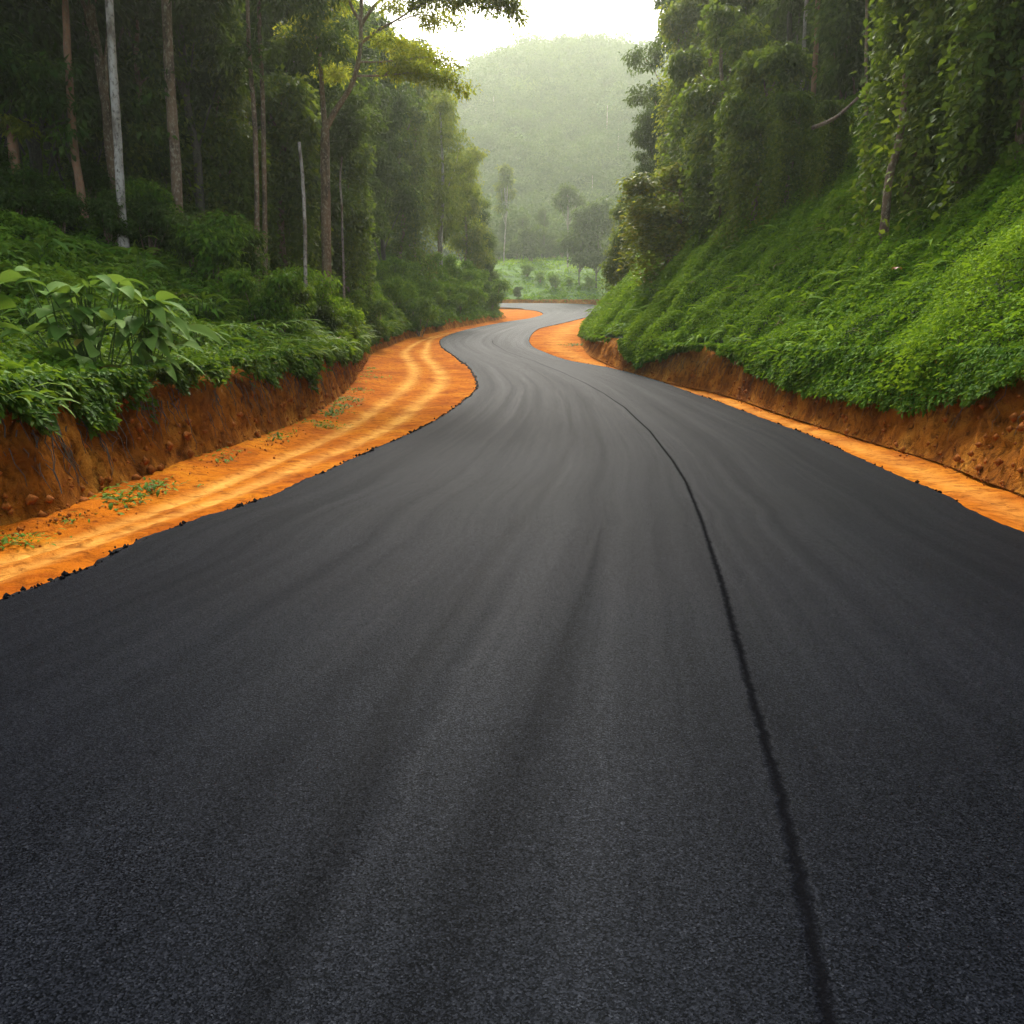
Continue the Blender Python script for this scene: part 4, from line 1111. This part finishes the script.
# weeds at the foot of the left bank
def weed(px, py, s_, lab, seed):
    rng = np.random.default_rng(seed)
    p_ = np.array([*on_road(px, py), 0.0]); p_[2] = prof(p_[1]) + 0.02
    e = empty("weed_tuft", p_, lab, "weed", "weed tufts at the foot of the left bank")
    lm = MB()
    for i in range(110):
        a = rng.random() * 6.28
        blade(lm, np.array([rng.normal() * 0.22 * s_, rng.normal() * 0.16 * s_, -0.02]), a, rng.uniform(0.05, 0.13) * s_, 0.030 * s_, up=rng.uniform(0.3, 1.3), arch=1.1, seg=3, tint=0.55 + rng.normal() * 0.2)
    lm.obj("foliage", M['understory'], e)
for k, (px, py, s_, lab) in enumerate([(118, 492, 1.5, "leafy weed tuft nearest the camera at the bank foot"), (148, 486, 0.9, "small weed right of the nearest tuft"), (207, 461, 0.9, "small weed midway along the bank foot"),
                                       (298, 424, 1.6, "broad weed patch in the dirt where the shoulder widens"), (322, 427, 1.2, "pale weed patch out on the dirt shoulder"), (312, 408, 1.7, "weed patch against the bank where it turns"), (350, 392, 1.6, "sparse weed strip on the wide dirt"), (372, 378, 1.6, "weed below the far part of the left bank"),
                                       (12, 540, 0.8, "dry weed at the left edge of the photo"), (48, 521, 0.7, "dry creeping weed on the dirt rim"), (75, 508, 0.7, "thin weed left of the nearest leafy tuft"), (578, 345, 2.6, "weed clump under the tip of the right bank"), (930, 437, 1.2, "small weed growing in the right earth bank")]):
    weed(px, py, s_, lab, 300 + k)
rw = np.random.default_rng(77)
for k in range(26):
    yy = 9.0 + 32 * rw.random() ** 1.3
    xx = float(xLf(yy)) + 0.05 + 0.30 * rw.random()
    e = empty("weed_tuft", (xx, yy, float(prof(yy)) + 0.03), "small green weed tuft in the scattered row along the left bank's foot", "weed", "weeds scattered along the left bank's foot")
    lm = MB()
    sc_ = rw.uniform(0.8, 1.9)
    for i in range(80):
        blade(lm, np.array([rw.normal() * 0.12 * sc_, rw.normal() * 0.22 * sc_, -0.02]), rw.random() * 6.28, rw.uniform(0.05, 0.14) * sc_, 0.03 * sc_, up=rw.uniform(0.3, 1.3), arch=1.1, seg=3, tint=0.6 + rw.normal() * 0.2)
    lm.obj("foliage", M['understory'], e)
# a dead leaf in the creepers
p_ = at(900, 287) + np.array([-0.25, -0.25, 0.45])
e = empty("dead_leaf", p_, "single reddish dead leaf lying on the right slope's creepers", "leaf")
lm = MB()
for a in (0.3, 2.0, 4.0): blade(lm, np.zeros(3), a, 0.16, 0.13, up=0.4, arch=1.2, seg=4, tint=0.5)
lm.obj("blade", M['dry'], e)
# clods of laterite along the bank feet
rng = np.random.default_rng(8)
mb = MB()
ico = np.array([(1, 0, 0), (-1, 0, 0), (0, 1, 0), (0, -1, 0), (0, 0, 1), (0, 0, -1)], float)
tri = np.array([(0, 2, 4), (2, 1, 4), (1, 3, 4), (3, 0, 4), (2, 0, 5), (1, 2, 5), (3, 1, 5), (0, 3, 5)])
for side, n in (('L', 4200), ('R', 1200)):
    y = 3 + 40 * rng.random(n) ** 1.6
    fx = np.abs(rng.normal(size=n)) * np.where(rng.random(n) < 0.5, 0.18, 0.42)
    x = xLf(y) + fx if side == 'L' else xRf(y) - fx * 0.5
    k = (x < xLe(y) - 0.1) | (x > xRe(y) + 0.1)
    for xx, yy in zip(x[k], y[k]):
        r_ = 0.004 + 0.026 * rng.random() ** 5
        mb.add(ico * r_ * rng.uniform(0.6, 1.3, (6, 1)) + np.array([xx, yy, prof(yy) + 0.03 + r_ * 0.3]), tris=tri)
for side, n in (('L', 1500), ('R', 1000)):
    for yy in 3 + 40 * rng.random(n) ** 1.6:
        B_ = float(bankL(yy) if side == 'L' else bankR(yy)); sg = 1 if side == 'L' else -1
        h_ = B_ * rng.random() ** 1.4
        xx = float(xLf(yy) if side == 'L' else xRf(yy)) - sg * (0.42 if side == 'L' else 0.55) * (0.10 + 0.76 * h_ / B_) + sg * 0.05
        r_ = 0.012 + 0.07 * rng.random() ** 4
        mb.add(ico * r_ * rng.uniform(0.5, 1.4, (6, 1)) + np.array([xx, yy, float(prof(yy)) + h_]), tris=tri)
mb.obj("soil_clods", M['clod'], kind="stuff")

mb = MB()
for P_, sg, n in ((Lp, -1, 5200), (Rp, 1, 2200)):
    k = (len(P_) * rng.random(n) ** 1.15).astype(int)
    k = k[(P_[k, 1] > 2) & (P_[k, 1] < 75)]
    den = np.clip(0.35 + 1.3 * fbm(fine[k] * 1.7, fine[k] * 0 + sg, 91), 0, 1)
    k = k[rng.random(len(k)) < den]
    for j in k:
        off = abs(rng.normal()) * 0.07 * (1.0 if sg < 0 else 0.5)
        r_ = 0.006 + 0.026 * rng.random() ** 3
        c = P_[j] + sg * wv[j] * (off - 0.02)
        mb.add(ico * r_ * rng.uniform(0.6, 1.4, (6, 1)) + np.array([c[0], c[1], prof(c[1]) - 0.01 + r_ * 0.5 + 0.02 * (off < 0.05)]), tris=tri)
mb.obj("asphalt_crumbs", M['asphalt_edge'], kind="stuff")

# ------------------------------------------------------------------ the misty air
m, t, o = mat("mist")
v = N(t, "VolumePrincipled", Density=HAZE_DENSITY, Anisotropy=0.64)
v.inputs["Color"].default_value = (0.84, 0.94, 0.73, 1)
t.links.new(v.outputs[0], o.inputs["Volume"])
x0, x1, y0, y1, z0, z1 = -540, 540, -40, 830, -12, 190
V = np.array([(a, b_, c) for a in (x0, x1) for b_ in (y0, y1) for c in (z0, z1)], float)
Q = [(0, 1, 3, 2), (4, 6, 7, 5), (0, 4, 5, 1), (2, 3, 7, 6), (0, 2, 6, 4), (1, 5, 7, 3)]
mb = MB(); mb.add(V, quads=Q)
mb.obj("haze", m, kind="stuff")
